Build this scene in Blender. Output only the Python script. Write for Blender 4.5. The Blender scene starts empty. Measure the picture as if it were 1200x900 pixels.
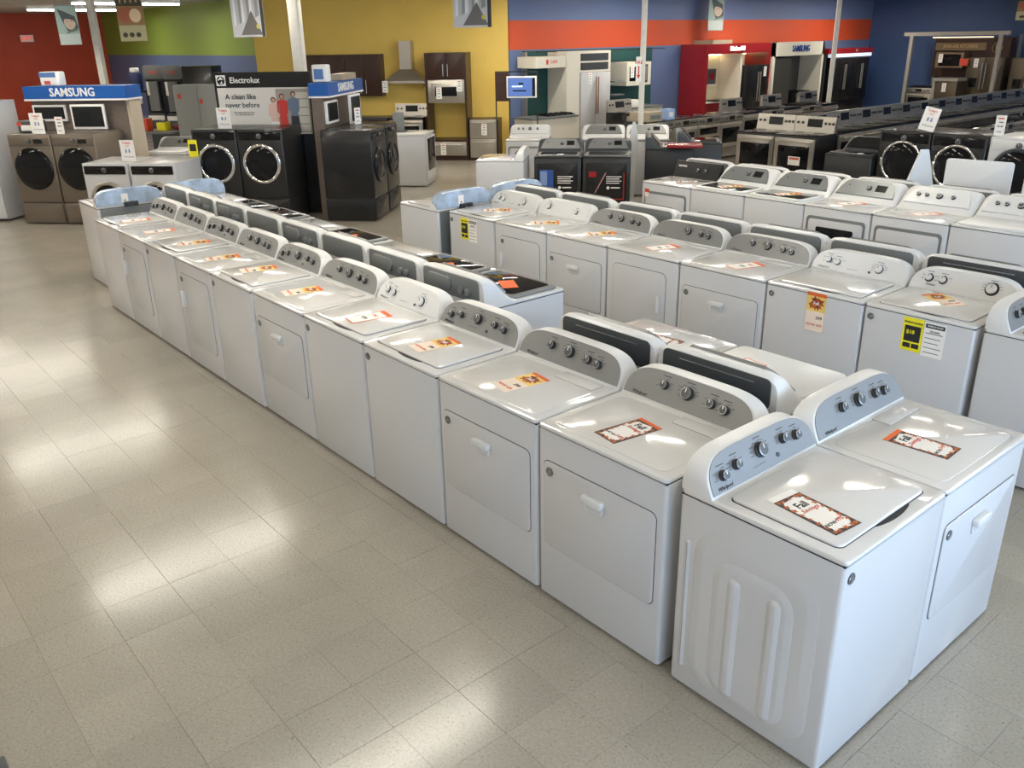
import bpy, math, random
from mathutils import Matrix, Vector
random.seed(7)
SC = bpy.context.scene
COL = SC.collection
PI = math.pi

# ------------------------------------------------------------------ camera, world, exposure, lights
cam = bpy.data.objects.new('camera', bpy.data.cameras.new('camera'))
COL.objects.link(cam)
cam.location = (1.1124, -2.3216, 2.4964)
cam.rotation_euler = (1.1872, 0.0176, 0.8677)
cam.data.lens = 1004.98 / 1200 * 36
cam.data.sensor_width = 36
cam.data.clip_start = 0.05
SC.camera = cam
SC.view_settings.view_transform = 'Standard'
SC.view_settings.look = 'None'
SC.view_settings.gamma = 1
SC.view_settings.exposure = 0.0

world = bpy.data.worlds.new('daylight'); SC.world = world
world.use_nodes = True
wb = world.node_tree.nodes['Background']
wb.inputs[0].default_value = (0.52, 0.72, 1.0, 1)
wb.inputs[1].default_value = 7.0

ORD = ['first', 'second', 'third', 'fourth', 'fifth', 'sixth', 'seventh', 'eighth', 'ninth', 'tenth', 'eleventh', 'twelfth', 'thirteenth']
CEIL = 3.45
LAMP_Z = 3.33

def portal(name, loc, rot, sx, sy):
    l = bpy.data.lights.new(name, 'AREA'); l.shape = 'RECTANGLE'; l.size = sx; l.size_y = sy
    l.cycles.is_portal = True
    o = bpy.data.objects.new(name, l); o.location = loc; o.rotation_euler = rot; COL.objects.link(o)
portal('window_portal', (6.1, 3.0, 1.9), (0, PI / 2, 0), 2.2, 17.0)

# ------------------------------------------------------------------ materials
MATS = {}
def mat(name, col, rough=.5, metal=0., coat=0., emit=0., trans=0., spec=.5, ior=1.45, noise=None, bump=0., aniso=None):
    if name in MATS: return MATS[name]
    m = bpy.data.materials.new(name); m.use_nodes = True
    nt = m.node_tree; b = nt.nodes['Principled BSDF']
    b.inputs['Base Color'].default_value = (*col, 1)
    b.inputs['Roughness'].default_value = rough
    b.inputs['Metallic'].default_value = metal
    b.inputs['Coat Weight'].default_value = coat
    b.inputs['Coat Roughness'].default_value = .06
    b.inputs['Transmission Weight'].default_value = trans
    b.inputs['IOR'].default_value = ior
    b.inputs['Specular IOR Level'].default_value = spec
    if emit:
        b.inputs['Emission Color'].default_value = (*col, 1)
        b.inputs['Emission Strength'].default_value = emit
    if noise:                                   # (scale, amount) fine tone variation
        tc = nt.nodes.new('ShaderNodeTexCoord'); n = nt.nodes.new('ShaderNodeTexNoise')
        n.inputs['Scale'].default_value = noise[0]; n.inputs['Detail'].default_value = 5
        r = nt.nodes.new('ShaderNodeValToRGB')
        a = noise[1]
        r.color_ramp.elements[0].position = .3; r.color_ramp.elements[1].position = .7
        r.color_ramp.elements[0].color = (*[c * (1 - a) for c in col], 1)
        r.color_ramp.elements[1].color = (*[min(1, c * (1 + a)) for c in col], 1)
        mp = nt.nodes.new('ShaderNodeMapping')
        if aniso: mp.inputs['Scale'].default_value = aniso
        nt.links.new(tc.outputs['Object'], mp.inputs[0]); nt.links.new(mp.outputs[0], n.inputs['Vector'])
        nt.links.new(n.outputs['Fac'], r.inputs[0]); nt.links.new(r.outputs[0], b.inputs['Base Color'])
        if bump:
            bp = nt.nodes.new('ShaderNodeBump'); bp.inputs['Strength'].default_value = bump; bp.inputs['Distance'].default_value = .002
            nt.links.new(n.outputs['Fac'], bp.inputs['Height']); nt.links.new(bp.outputs[0], b.inputs['Normal'])
    MATS[name] = m
    return m

WHITE = mat('white_enamel', (.60, .60, .605), .25, coat=.25)
WTOP = mat('white_porcelain', (.70, .69, .67), .12, coat=.5)
WPLA = mat('white_plastic', (.72, .72, .71), .3)
SILV = mat('silver_fascia', (.225, .225, .22), .36, metal=.25, noise=(60, .04), aniso=(1, 1, 8))
SILV2 = mat('grey_fascia', (.22, .23, .23), .35, metal=.3)
KNOB = mat('brushed_knob', (.10, .10, .10), .4, metal=.5)
KDRK = mat('knob_skirt', (.03, .03, .03), .35)
CHROME = mat('chrome', (.85, .85, .85), .08, metal=1.)
RIM = mat('knob_rim', (.42, .42, .42), .3, metal=.9)
GAP = mat('dark_gap', (.03, .03, .032), .7)
INK = mat('black_ink', (.02, .02, .02), .6)
DKGREY = mat('dark_grey_plastic', (.05, .055, .06), .35)
MIDGREY = mat('mid_grey_plastic', (.17, .18, .18), .4)
GRBACK = mat('grey_back_panel', (.17, .18, .18), .35)
GLASSBLK = mat('black_glass', (.008, .008, .009), .05, spec=.35)
BLKEN = mat('black_enamel', (.011, .011, .012), .25, coat=.1)
STEEL = mat('stainless_steel', (.50, .47, .42), .3, metal=.85, noise=(30, .06), aniso=(1, 1, 14))
PLAT = mat('platinum_paint', (.20, .165, .13), .35, metal=.5)
GRAPH = mat('graphite_paint', (.030, .030, .030), .32, metal=.3, coat=.1)
FILM = mat('blue_protective_film', (.40, .50, .64), .22, coat=.5, noise=(9, .28), bump=.5)
GALV = mat('galvanised_steel', (.33, .35, .36), .35, metal=.7)
PAPER = mat('white_paper', (.86, .84, .80), .7)
PEACH = mat('peach_paper', (.86, .72, .60), .7)
ORANGE = mat('orange_print', (.75, .14, .03), .6)
LEAF = mat('rust_leaf_print', (.50, .13, .03), .6)
LEAFD = mat('dark_leaf_print', (.07, .05, .05), .6)
YELL = mat('yellow_print', (.86, .60, .16), .6)
LEMON = mat('energy_yellow', (.87, .78, .02), .6)
REDINK = mat('red_ink', (.6, .07, .04), .6)
BLUEINK = mat('blue_ink', (.03, .09, .34), .6)
PINK = mat('pink_paper', (.82, .42, .36), .7)
BROWN = mat('dark_brown_wood', (.045, .02, .014), .35, noise=(8, .3), aniso=(1, 1, 12))
OLIVE = mat('olive_print', (.14, .12, .03), .3)
KRED = mat('glossy_red_panel', (.27, .012, .016), .25, coat=.3)
CREAM = mat('cream_panel', (.72, .68, .58), .45)
TEAL = mat('dark_teal_panel', (.015, .075, .07), .5)
SIGNBLUE = mat('blue_sign', (.01, .10, .38), .35)
TAUPE = mat('taupe_panel', (.16, .125, .10), .5, noise=(7, .15), aniso=(1, 1, 10))
TAN = mat('tan_edge', (.52, .44, .33), .5)
SKIN = mat('skin_print', (.62, .36, .25), .6)
SCREEN = mat('dark_screen', (.012, .013, .014), .12)
COLP = mat('white_column_paint', (.68, .65, .58), .55, noise=(12, .06))

# ------------------------------------------------------------------ mesh builder
class M:
    def __init__(s, *mats): s.v = []; s.f = []; s.mi = []; s.mats = list(mats)
    def idx(s, m):
        if m is None: return 0
        if m not in s.mats: s.mats.append(m)
        return s.mats.index(m)
    def add(s, v, f, m=None):
        o = len(s.v); k = s.idx(m)
        s.v += [tuple(p) for p in v]; s.f += [tuple(i + o for i in q) for q in f]; s.mi += [k] * len(f)
        return s
    def pad(s, x, h, y0, y1, z0, z1, r, inset, m=None):
        def ring(i, t):
            rr = max(r - i, .004)
            return [(t, cy + rr * math.cos(math.radians(a0 + 15 * k)), cz + rr * math.sin(math.radians(a0 + 15 * k))) for cy, cz, a0 in ((y1 - i - rr, z1 - i - rr, 0), (y0 + i + rr, z1 - i - rr, 90), (y0 + i + rr, z0 + i + rr, 180), (y1 - i - rr, z0 + i + rr, 270)) for k in range(7)]
        return s.loft([ring(inset * a, x - h * b) for a, b in ((0, -.3), (.08, .02), (.3, .25), (.5, .5), (.7, .75), (.92, .98), (1, 1))], m)
    def box(s, x0, x1, y0, y1, z0, z1, m=None):
        v = [(x0, y0, z0), (x1, y0, z0), (x1, y1, z0), (x0, y1, z0), (x0, y0, z1), (x1, y0, z1), (x1, y1, z1), (x0, y1, z1)]
        return s.add(v, [(3, 2, 1, 0), (4, 5, 6, 7), (0, 1, 5, 4), (1, 2, 6, 5), (2, 3, 7, 6), (3, 0, 4, 7)], m)
    def loft(s, secs, m=None, cap=True):
        n = len(secs[0]); v = [p for q in secs for p in q]; f = []
        for a in range(len(secs) - 1):
            for i in range(n):
                j = (i + 1) % n
                f.append((a * n + i, a * n + j, (a + 1) * n + j, (a + 1) * n + i))
        if cap:
            f.append(tuple(range(n - 1, -1, -1))); f.append(tuple((len(secs) - 1) * n + i for i in range(n)))
        return s.add(v, f, m)
    def rbox(s, x0, x1, y0, y1, z0, z1, r=.01, b=.004, axis='z', m=None, seg=4):
        """box whose outline across `axis` has corner radius r and whose two ends are chamfered by b"""
        if axis == 'z': a, c, e = (x0, x1), (y0, y1), (z0, z1); mp = lambda p, q, t: (p, q, t)
        elif axis == 'y': a, c, e = (z0, z1), (x0, x1), (y0, y1); mp = lambda p, q, t: (q, t, p)
        else: a, c, e = (y0, y1), (z0, z1), (x0, x1); mp = lambda p, q, t: (t, p, q)
        def ring(i, t):
            rr = max(r - i, .0005); out = []
            for cx, cy, a0 in ((a[1] - i - rr, c[1] - i - rr, 0), (a[0] + i + rr, c[1] - i - rr, 90), (a[0] + i + rr, c[0] + i + rr, 180), (a[1] - i - rr, c[0] + i + rr, 270)):
                for k in range(seg + 1):
                    t_ = math.radians(a0 + 90 * k / seg); out.append(mp(cx + rr * math.cos(t_), cy + rr * math.sin(t_), t))
            return out
        secs = [ring(b, e[0]), ring(b * .3, e[0] + b * .3), ring(0, e[0] + b), ring(0, e[1] - b), ring(b * .3, e[1] - b * .3), ring(b, e[1])] if b > 0 else [ring(0, e[0]), ring(0, e[1])]
        return s.loft(secs, m)
    def lathe(s, prof, seg=20, m=None, mtx=None):
        secs = []
        for r, z in prof:
            q = [Vector((r * math.cos(2 * PI * k / seg), r * math.sin(2 * PI * k / seg), z)) for k in range(seg)]
            if mtx: q = [mtx @ p for p in q]
            secs.append(q)
        return s.loft(secs, m)
    def rod(s, p0, p1, r, seg=8, m=None):
        p0 = Vector(p0); p1 = Vector(p1); d = p1 - p0
        mtx = Matrix.Translation(p0) @ d.to_track_quat('Z', 'Y').to_matrix().to_4x4()
        return s.lathe([(r, 0), (r, d.length)], seg, m, mtx)
    def path(s, pts, r, seg=8, m=None):
        for a, b in zip(pts, pts[1:]): s.rod(a, b, r, seg, m)
        return s
    def ring(s, c, R, r, seg=28, m=None, rs=8, sy=1.0):           # torus facing -Y
        secs = []
        for i in range(seg + 1):
            a = 2 * PI * i / seg
            secs.append([(c[0] + (R + r * math.cos(t)) * math.cos(a), c[1] + sy * r * math.sin(t), c[2] + (R + r * math.cos(t)) * math.sin(a)) for t in [2 * PI * j / rs for j in range(rs)]])
        return s.loft(secs, m, cap=False)
    def poly(s, pts, m=None): return s.add(pts, [tuple(range(len(pts)))], m)
    def flat(s, pts, y=0., m=None): return s.poly([(p[0], y, p[1]) for p in pts], m)      # print in the XZ plane, facing -Y
    def fr(s, x0, x1, z0, z1, y=0., m=None): return s.flat([(x0, z0), (x1, z0), (x1, z1), (x0, z1)], y, m)
    def disc(s, cx, cz, rx, rz=None, y=0., m=None, n=16):
        rz = rz or rx
        return s.flat([(cx + rx * math.cos(2 * PI * k / n), cz + rz * math.sin(2 * PI * k / n)) for k in range(n)], y, m)
    def xf(s, mtx):
        s.v = [tuple(mtx @ Vector(p)) for p in s.v]; return s
    def mesh(s, name, angle=35):
        me = bpy.data.meshes.new(name); me.from_pydata(s.v, [], s.f)
        for m in s.mats: me.materials.append(m)
        me.polygons.foreach_set('material_index', s.mi)
        if angle:
            me.polygons.foreach_set('use_smooth', [True] * len(s.f)); me.set_sharp_from_angle(angle=math.radians(angle))
        me.update(); return me

_txt = {}
def text(body, size, m, bold=False, shear=0., ext=.0006, squeeze=1., align='CENTER', extra=0.):
    key = (body, size, m.name, bold, shear, squeeze, align, extra)
    if key in _txt: return _txt[key]
    c = bpy.data.curves.new('lettering', 'FONT'); c.body = body; c.size = size; c.extrude = ext; c.shear = shear
    c.align_x = align; c.align_y = 'CENTER'; c.resolution_u = 2
    c.offset = (size * .018 if bold else 0) + extra
    o = bpy.data.objects.new('t', c); COL.objects.link(o)
    me = bpy.data.meshes.new_from_object(o.evaluated_get(bpy.context.evaluated_depsgraph_get()))
    bpy.data.objects.remove(o); me.materials.clear(); me.materials.append(m)
    if squeeze != 1.: me.transform(Matrix.Diagonal((squeeze, 1, 1, 1)))
    me.name = 'lettering'; _txt[key] = me
    return me
XUP = (PI / 2, 0, 0)                          # text standing in the XZ plane, facing -Y

# ------------------------------------------------------------------ templates and placing
class T:
    def __init__(s): s.p = []
    def add(s, name, mesh, parent=None, loc=(0, 0, 0), rot=(0, 0, 0), label=None):
        if isinstance(mesh, M): mesh = mesh.mesh(name)
        s.p.append((name, mesh, parent, loc, rot, label)); return len(s.p) - 1
    def cp(s): t = T(); t.p = list(s.p); return t

USED = []
def place(t, name, x, y, z, deg, label, cat, group=None, tilt=None):
    r = bpy.data.objects.new(name, None); COL.objects.link(r); r.empty_display_size = .1
    r.location = (x, y, z); r.rotation_euler = (tilt[0] if tilt else 0, tilt[1] if tilt else 0, math.radians(deg))
    r['label'] = label; r['category'] = cat
    if group: r['group'] = group
    made = []
    for nm, me, par, loc, rot, lab in t.p:
        o = bpy.data.objects.new(nm, me); COL.objects.link(o)
        o.parent = r if par is None else made[par]
        o.location = loc; o.rotation_euler = rot
        if lab: o['label'] = lab
        if nm in ('printed_blocks', 'dial_marks', 'levelling_feet', 'grates', 'burner_rings'): o['kind'] = 'stuff'
        made.append(o)
    return r
def single(name, mesh, x, y, z, deg, label, cat, group=None, tilt=None, kind=None):
    if isinstance(mesh, M): mesh = mesh.mesh(name)
    o = bpy.data.objects.new(name, mesh); COL.objects.link(o)
    o.location = (x, y, z); o.rotation_euler = (tilt[0] if tilt else 0, tilt[1] if tilt else 0, math.radians(deg))
    o['label'] = label; o['category'] = cat
    if group: o['group'] = group
    if kind: o['kind'] = kind
    return o
def struct(name, mesh, label=None, parent=None):
    if isinstance(mesh, M): mesh = mesh.mesh(name, 0)
    o = bpy.data.objects.new(name, mesh); COL.objects.link(o)
    if parent: o.parent = parent
    else: o['kind'] = 'structure'
    if label: o['label'] = label
    return o
A = 41.7                                       # heading of the diagonal rear wall
U = Vector((math.cos(math.radians(A)), math.sin(math.radians(A)), 0))
N = Vector((math.sin(math.radians(A)), -math.cos(math.radians(A)), 0))   # out of that wall, towards the aisle
def diag(P, s, out=0.):                        # point s metres along the wall direction from P, `out` metres in front
    return P[0] + U.x * s + N.x * out, P[1] + U.y * s + N.y * out

# ------------------------------------------------------------------ setting: floor of vinyl tiles
def floor_material(under=False):
    m = bpy.data.materials.new('vinyl_tile'); m.use_nodes = True; nt = m.node_tree; b = nt.nodes['Principled BSDF']
    g = nt.nodes.new('ShaderNodeNewGeometry')
    def noise(sc, det, rough=.6):
        n = nt.nodes.new('ShaderNodeTexNoise'); n.inputs['Scale'].default_value = sc; n.inputs['Detail'].default_value = det
        n.inputs['Roughness'].default_value = rough; nt.links.new(g.outputs['Position'], n.inputs['Vector']); return n
    def ramp(src, e):
        r = nt.nodes.new('ShaderNodeValToRGB'); el = r.color_ramp.elements
        while len(el) < len(e): el.new(.5)
        for q, (p, c) in zip(el, e): q.position = p; q.color = (*c, 1)
        nt.links.new(src, r.inputs[0]); return r
    n1 = noise(85, 3, .7)
    r1 = ramp(n1.outputs['Fac'], [(.28, (.22, .185, .14)), (.42, (.345, .312, .258)), (.60, (.38, .345, .288)), (.74, (.455, .42, .36))])
    sn = nt.nodes.new('ShaderNodeVectorMath'); sn.operation = 'SNAP'; sn.inputs[1].default_value = (.3125, .3125, 10)
    off = nt.nodes.new('ShaderNodeVectorMath'); off.operation = 'ADD'; off.inputs[1].default_value = (1.52, .708, 0)
    nt.links.new(g.outputs['Position'], off.inputs[0]); nt.links.new(off.outputs[0], sn.inputs[0])
    wn = nt.nodes.new('ShaderNodeTexWhiteNoise'); wn.noise_dimensions = '2D'; nt.links.new(sn.outputs[0], wn.inputs['Vector'])
    mr = nt.nodes.new('ShaderNodeMapRange'); mr.inputs['To Min'].default_value = .95; mr.inputs['To Max'].default_value = 1.04
    nt.links.new(wn.outputs['Value'], mr.inputs['Value'])
    mx = nt.nodes.new('ShaderNodeVectorMath'); mx.operation = 'SCALE'
    nt.links.new(r1.outputs[0], mx.inputs[0]); nt.links.new(mr.outputs[0], mx.inputs['Scale'])
    n2 = noise(1.3, 4)
    r2 = ramp(n2.outputs['Fac'], [(.35, (.93, .93, .93)), (.65, (1.04, 1.04, 1.03))])
    m2 = nt.nodes.new('ShaderNodeVectorMath'); m2.operation = 'MULTIPLY'
    nt.links.new(mx.outputs[0], m2.inputs[0]); nt.links.new(r2.outputs[0], m2.inputs[1])
    nt.links.new(m2.outputs[0], b.inputs['Base Color'])
    rr = nt.nodes.new('ShaderNodeMapRange'); rr.inputs['To Min'].default_value = .13; rr.inputs['To Max'].default_value = .23
    n3 = noise(2.2, 5); nt.links.new(n3.outputs['Fac'], rr.inputs['Value']); nt.links.new(rr.outputs[0], b.inputs['Roughness'])
    bp = nt.nodes.new('ShaderNodeBump'); bp.inputs['Strength'].default_value = .04; bp.inputs['Distance'].default_value = .01
    n4 = noise(5, 3); nt.links.new(n4.outputs['Fac'], bp.inputs['Height']); nt.links.new(bp.outputs[0], b.inputs['Normal'])
    return m
VINYL = floor_material()
GROUT = mat('tile_joint', (.10, .085, .065), .6)
fl = struct('floor', M(GROUT).box(-30.2, 6.2, -12.2, 25.8, -.1, -.0035))
fl['label'] = 'beige speckled vinyl tile floor of the showroom'
TP = .3125; G_ = .0007
def tile_mesh(k):
    rnd = random.Random(k); h = (TP - G_) / 2; dz = [-rnd.random() * .0007 for _ in range(4)]; b = .0008
    m = M(VINYL)
    c = [(-h, -h), (h, -h), (h, h), (-h, h)]
    lo = [(x, y, -.0034) for x, y in c]; up = [(x, y, -b + dz[i]) for i, (x, y) in enumerate(c)]
    top = [(x * (1 - b / h), y * (1 - b / h), dz[i]) for i, (x, y) in enumerate(c)]
    return m.loft([lo, up, top])
TM = [tile_mesh(k).mesh('tile', 0) for k in range(12)]
camp = Vector(cam.location); cr = cam.rotation_euler.to_matrix()
def inview(x, y, pad=.06):
    q = cr.transposed() @ (Vector((x, y, 0)) - camp)
    if q.z > -.3: return None
    fx = 1004.98 / 1200
    u = .5 + fx * q.x / -q.z; v = .5 - (fx * 1200 / 900) * q.y / -q.z
    return -q.z if -pad < u < 1 + pad and -pad < v < 1 + pad else None
cells = []
for i in range(-93, 18):
    for j in range(-40, 84):
        x = -1.52 + TP * (i + .5); y = -.708 + TP * (j + .5)
        if x < -30 or x > 6 or y < -12 or y > 25.5: continue
        if x < -18.2 and y > 6.9: continue
        d = inview(x, y)
        hid = (y > 0 and x < 0 and y < 1.4 and x > -8.8)
        cells.append((d if (d is not None and not hid) else 1e3, x, y))
cells.sort()
for n, (d, x, y) in enumerate(cells[:300]):
    o = bpy.data.objects.new('tile', TM[n * 7 % 12]); COL.objects.link(o); o.parent = fl; o.location = (x + random.uniform(-.0005, .0005), y + random.uniform(-.0005, .0005), 0)
rest = M(VINYL)
for n, (d, x, y) in enumerate(cells[300:]):
    h = (TP - G_) / 2; dz = [-random.random() * .0007 for _ in range(4)]
    c = [(-h, -h), (h, -h), (h, h), (-h, h)]
    rest.v += [(x + a, y + b, -.0034) for a, b in c] + [(x + a, y + b, dz[k]) for k, (a, b) in enumerate(c)]
    o_ = len(rest.v) - 8
    rest.f += [tuple(o_ + q for q in f) for f in ((4, 5, 6, 7), (0, 1, 5, 4), (1, 2, 6, 5), (2, 3, 7, 6), (3, 0, 4, 7))]
    rest.mi += [0] * 5
ro = bpy.data.objects.new('tiling', rest.mesh('tiling', 0)); COL.objects.link(ro); ro.parent = fl; ro['kind'] = 'stuff'

sc_ = M(mat('scuff_rubber', (.10, .085, .07), .7)); rs = random.Random(21)
for k in range(46):
    x, y = rs.uniform(-7.5, -.2), rs.uniform(-1.9, -.25)
    if k % 9 == 8: x, y = rs.uniform(.1, .5), rs.uniform(.2, 1.6)
    a = rs.uniform(0, PI); L = rs.choice((.008, .012, .02, .05, .14, .3)); wd = .0035 if L < .03 else .0011; cu = rs.uniform(-.3, .3)
    pts = [(x + L * t * math.cos(a + cu * t), y + L * t * math.sin(a + cu * t)) for t in (0, .25, .5, .75, 1)]
    nx, ny = -math.sin(a) * wd / 2, math.cos(a) * wd / 2
    sc_.poly([(p + nx, q + ny, .0006) for p, q in pts] + [(p - nx, q - ny, .0006) for p, q in pts[::-1]])
so = bpy.data.objects.new('scuff_marks', sc_.mesh('scuff_marks', 0)); COL.objects.link(so); so.parent = fl; so['kind'] = 'stuff'

# ------------------------------------------------------------------ setting: walls, ceiling
def banded(name, bands):                       # paint bands by height: [(z_from, colour), ...]
    m = bpy.data.materials.new(name); m.use_nodes = True; nt = m.node_tree; b = nt.nodes['Principled BSDF']
    b.inputs['Roughness'].default_value = .55
    g = nt.nodes.new('ShaderNodeNewGeometry'); s = nt.nodes.new('ShaderNodeSeparateXYZ'); r = nt.nodes.new('ShaderNodeValToRGB')
    d = nt.nodes.new('ShaderNodeMath'); d.operation = 'DIVIDE'; d.inputs[1].default_value = 4.
    nt.links.new(g.outputs['Position'], s.inputs[0]); nt.links.new(s.outputs['Z'], d.inputs[0]); nt.links.new(d.outputs[0], r.inputs[0])
    r.color_ramp.interpolation = 'CONSTANT'; el = r.color_ramp.elements
    while len(el) < len(bands): el.new(.9)
    for q, (z, c) in zip(el, bands): q.position = z / 4.; q.color = (*c, 1)
    nt.links.new(r.outputs[0], b.inputs['Base Color'])
    return m
BLUE = (.12, .17, .32); GREEN = (.25, .35, .06); RED = (.50, .06, .02); YELLOW = (.80, .55, .12); ORNG = (.58, .075, .02)
w_str = banded('blue_wall_with_orange_stripe', [(0, BLUE), (2.235, ORNG), (2.84, BLUE)])
w_grn = banded('green_over_blue_wall', [(0, BLUE), (2.215, GREEN)])
w_red = mat('red_wall_paint', RED, .55, noise=(1.5, .05)); w_yel = mat('yellow_wall_paint', YELLOW, .55, noise=(1.5, .04))
w_blu = mat('blue_wall_paint', (.045, .088, .21), .55, noise=(1.5, .05)); w_off = mat('offwhite_wall_paint', (.6, .58, .54), .6)
PY = (-15.18, 8.76)                            # diagonal: front plane of the kitchen units
yl = diag(PY, -3.83, -.6); yr = diag(PY, 1.58, -.6)
yr = (-14.1, 10.54)
def wallseg(a, b, t, m):
    a = Vector((*a, 0)); b = Vector((*b, 0)); d = (b - a).normalized(); n = Vector((-d.y, d.x, 0)) * t
    q = [a, b, b + n, a + n]
    return M(m).add([(p.x, p.y, 0) for p in q] + [(p.x, p.y, CEIL) for p in q], [(3, 2, 1, 0), (4, 5, 6, 7), (0, 1, 5, 4), (1, 2, 6, 5), (2, 3, 7, 6), (3, 0, 4, 7)])
struct('wall_yellow_side', wallseg(yl, yr, .12, w_yel), 'yellow painted wall behind the hood and cabinets')
struct('wall_striped_side', wallseg((-14.1, 10.5), (-14.1, 25.7), .12, w_str), 'blue wall with an orange stripe')
struct('wall_right_side', wallseg((-14.1, 25.6), (6.2, 25.6), .12, w_blu), 'dark blue wall at the right')
struct('wall_green_side', wallseg((-30.1, 6.9), (yl[0], 6.9), .12, w_grn), 'green wall above a blue lower band')
struct('wall_red_side', wallseg((-30, -12.2), (-30, 7.0), .12, w_red), 'red wall at the far left')
struct('wall_left_side', wallseg((6.2, -12), (-30.2, -12), .12, w_off))
w = M(w_off)
w.box(6., 6.15, -12.2, 25.8, 0, .35); w.box(6., 6.15, -12.2, 25.8, 3.0, CEIL)
w.box(6., 6.15, -12.2, -5.5, .35, 3.0); w.box(6., 6.15, 11.5, 25.8, .35, 3.0)
struct('wall_window_side', w, 'shop front wall with a band of windows')
for k in range(7):
    y = -5.5 + k * 2.8333
    struct('window_mullion', M(mat('window_frame', (.2, .2, .2), .4, metal=.6)).box(6.02, 6.12, y - .04, y + .04, .35, 3.0))
cm = mat('ceiling_board', (.52, .48, .42), .8, noise=(3, .08), bump=.2)
ce = struct('ceiling', M(cm).box(-30.2, 6.2, -12.2, 25.8, CEIL, CEIL + .1), 'beige ceiling above the strip lights')

# ceiling strip lights (8 ft, two tubes), standing under the ceiling in rows
TUBE = mat('fluorescent_tube', (1., .97, .9), .5, emit=14.)
FIXT = mat('white_fixture', (.8, .8, .78), .4)
lt = T()
hous = M(FIXT).rbox(-.07, .07, -1.2, 1.2, .06, .12, .01, .004)
lt.add('housing', hous)
for sx in (-.045, .045):
    lt.add('tube', M(TUBE).rod((sx, -1.17, .035), (sx, 1.17, .035), .019, 8))
LROWS = [(-24.8, 0), (-20.8, 0), (-16.6, 0), (-12.5, 0), (-8.2, 0), (-4.0, 0), (.3, 0), (4.2, 0)]
lamp_data = bpy.data.lights.new('lamp_glow', 'AREA'); lamp_data.shape = 'RECTANGLE'; lamp_data.size = .14; lamp_data.size_y = 2.3
lamp_data.energy = 42; lamp_data.color = (1., .93, .80)
lamp_dim = lamp_data.copy(); lamp_dim.energy = 14
lamp_wall = lamp_data.copy(); lamp_wall.energy = 66
lamp_far = lamp_data.copy(); lamp_far.energy = 15
for X, _ in LROWS:
    for Y in (-8.4, -4.0, .4, 4.8, 9.2, 13.6, 18.0, 22.4):
        if X < -15 and Y > 6.5: continue
        if X < -14 and Y > 4.5 and X > -18: continue
        place(lt, 'strip_light', X, Y, LAMP_Z, 0, 'fluorescent strip light, %s row from the red wall, %s from the left wall' % (ORD[[q[0] for q in LROWS].index(X)], ORD[[-8.4, -4.0, .4, 4.8, 9.2, 13.6, 18.0, 22.4].index(Y)]), 'ceiling light', 'fluorescent strip lights in rows')
        d = lamp_dim if X > -3 else lamp_wall if (X < -12 and X > -13 and Y > 3) else lamp_far if Y > 12 else lamp_data
        l = bpy.data.objects.new('lamp_glow', d); COL.objects.link(l); l.location = (X, Y, LAMP_Z + .005)

# ------------------------------------------------------------------ top-load laundry machines with an arched console
W_, D_, H_ = .70, .68, .905
CK = .52                                       # slope of the console face
CTH = math.atan2(1, CK)
SQ = [False]
def arch(w, h, n=34, e=5.4, z0=0.):
    out = []; ex = 2.9
    if SQ[0]: e = 9.; ex = 5.5
    for i in range(n + 1):
        t = PI - PI * i / n; c, s = math.cos(t), math.sin(t)
        out.append((w / 2 * math.copysign(abs(c) ** (2 / e), c), z0 + h * (.93 * max(s, 0) ** (2 / ex) + .07 * max(s, 0) ** 2) * (1 if t == t else 0)))
    return out
_cache = {}
def cached(fn):
    def g(*a):
        k = (fn.__name__, a, SQ[0])
        if k not in _cache: _cache[k] = fn(*a)
        return _cache[k]
    return g
@cached
def m_cabinet(w, matname='white_enamel', d=D_, h=.88, r=.018):
    return M(MATS[matname]).rbox(-w / 2, w / 2, 0, d, .018, h, r, .003, seg=4).mesh('cabinet')
@cached
def m_top(w, matname='white_porcelain', d=D_, z0=.883, z1=.905):
    return M(MATS[matname]).rbox(-w / 2, w / 2, -.004, d, z0, z1, .022, .009, seg=5).mesh('top')
@cached
def m_feet(w):
    m = M(DKGREY)
    for x in (-w / 2 + .05, w / 2 - .05):
        for y in (.06, D_ - .06): m.lathe([(.02, 0), (.02, .02)], 8, None, Matrix.Translation((x, y, 0)))
    return m.mesh('levelling_feet')
@cached
def m_console(w, h=.145, y0=.535, yb=D_):
    z0 = .904; m = M(WPLA)
    def sec(s, k, y, dz=0): return [(x, y + k * (z - z0), z + dz) for x, z in arch(w * s, h * s, z0=z0)]
    m.loft([sec(.985, CK, y0), sec(.996, CK, y0 + .003), sec(1., CK, y0 + .010), sec(1., 0, yb - .008), sec(.99, 0, yb)])
    return m.mesh('console')
def slope(x, s, off=0., y0=.535, z0=.904):     # point on the console face: s metres up the slope
    c = 1 / math.hypot(1, CK)
    return (x, y0 + CK * s * c - off * c, z0 + s * c + off * CK * c)
@cached
def m_fascia(w, h, matname):
    y0 = .535; z0 = .904; m = M(MATS[matname]); c = 1 / math.hypot(1, CK)
    o = arch(w * .962, h * .915, z0=.010)
    f = lambda t: [slope(x, s / c * 1.0, t) for x, s in o]
    m.loft([f(.004), f(.001)])
    return m.mesh('control_panel')
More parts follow.
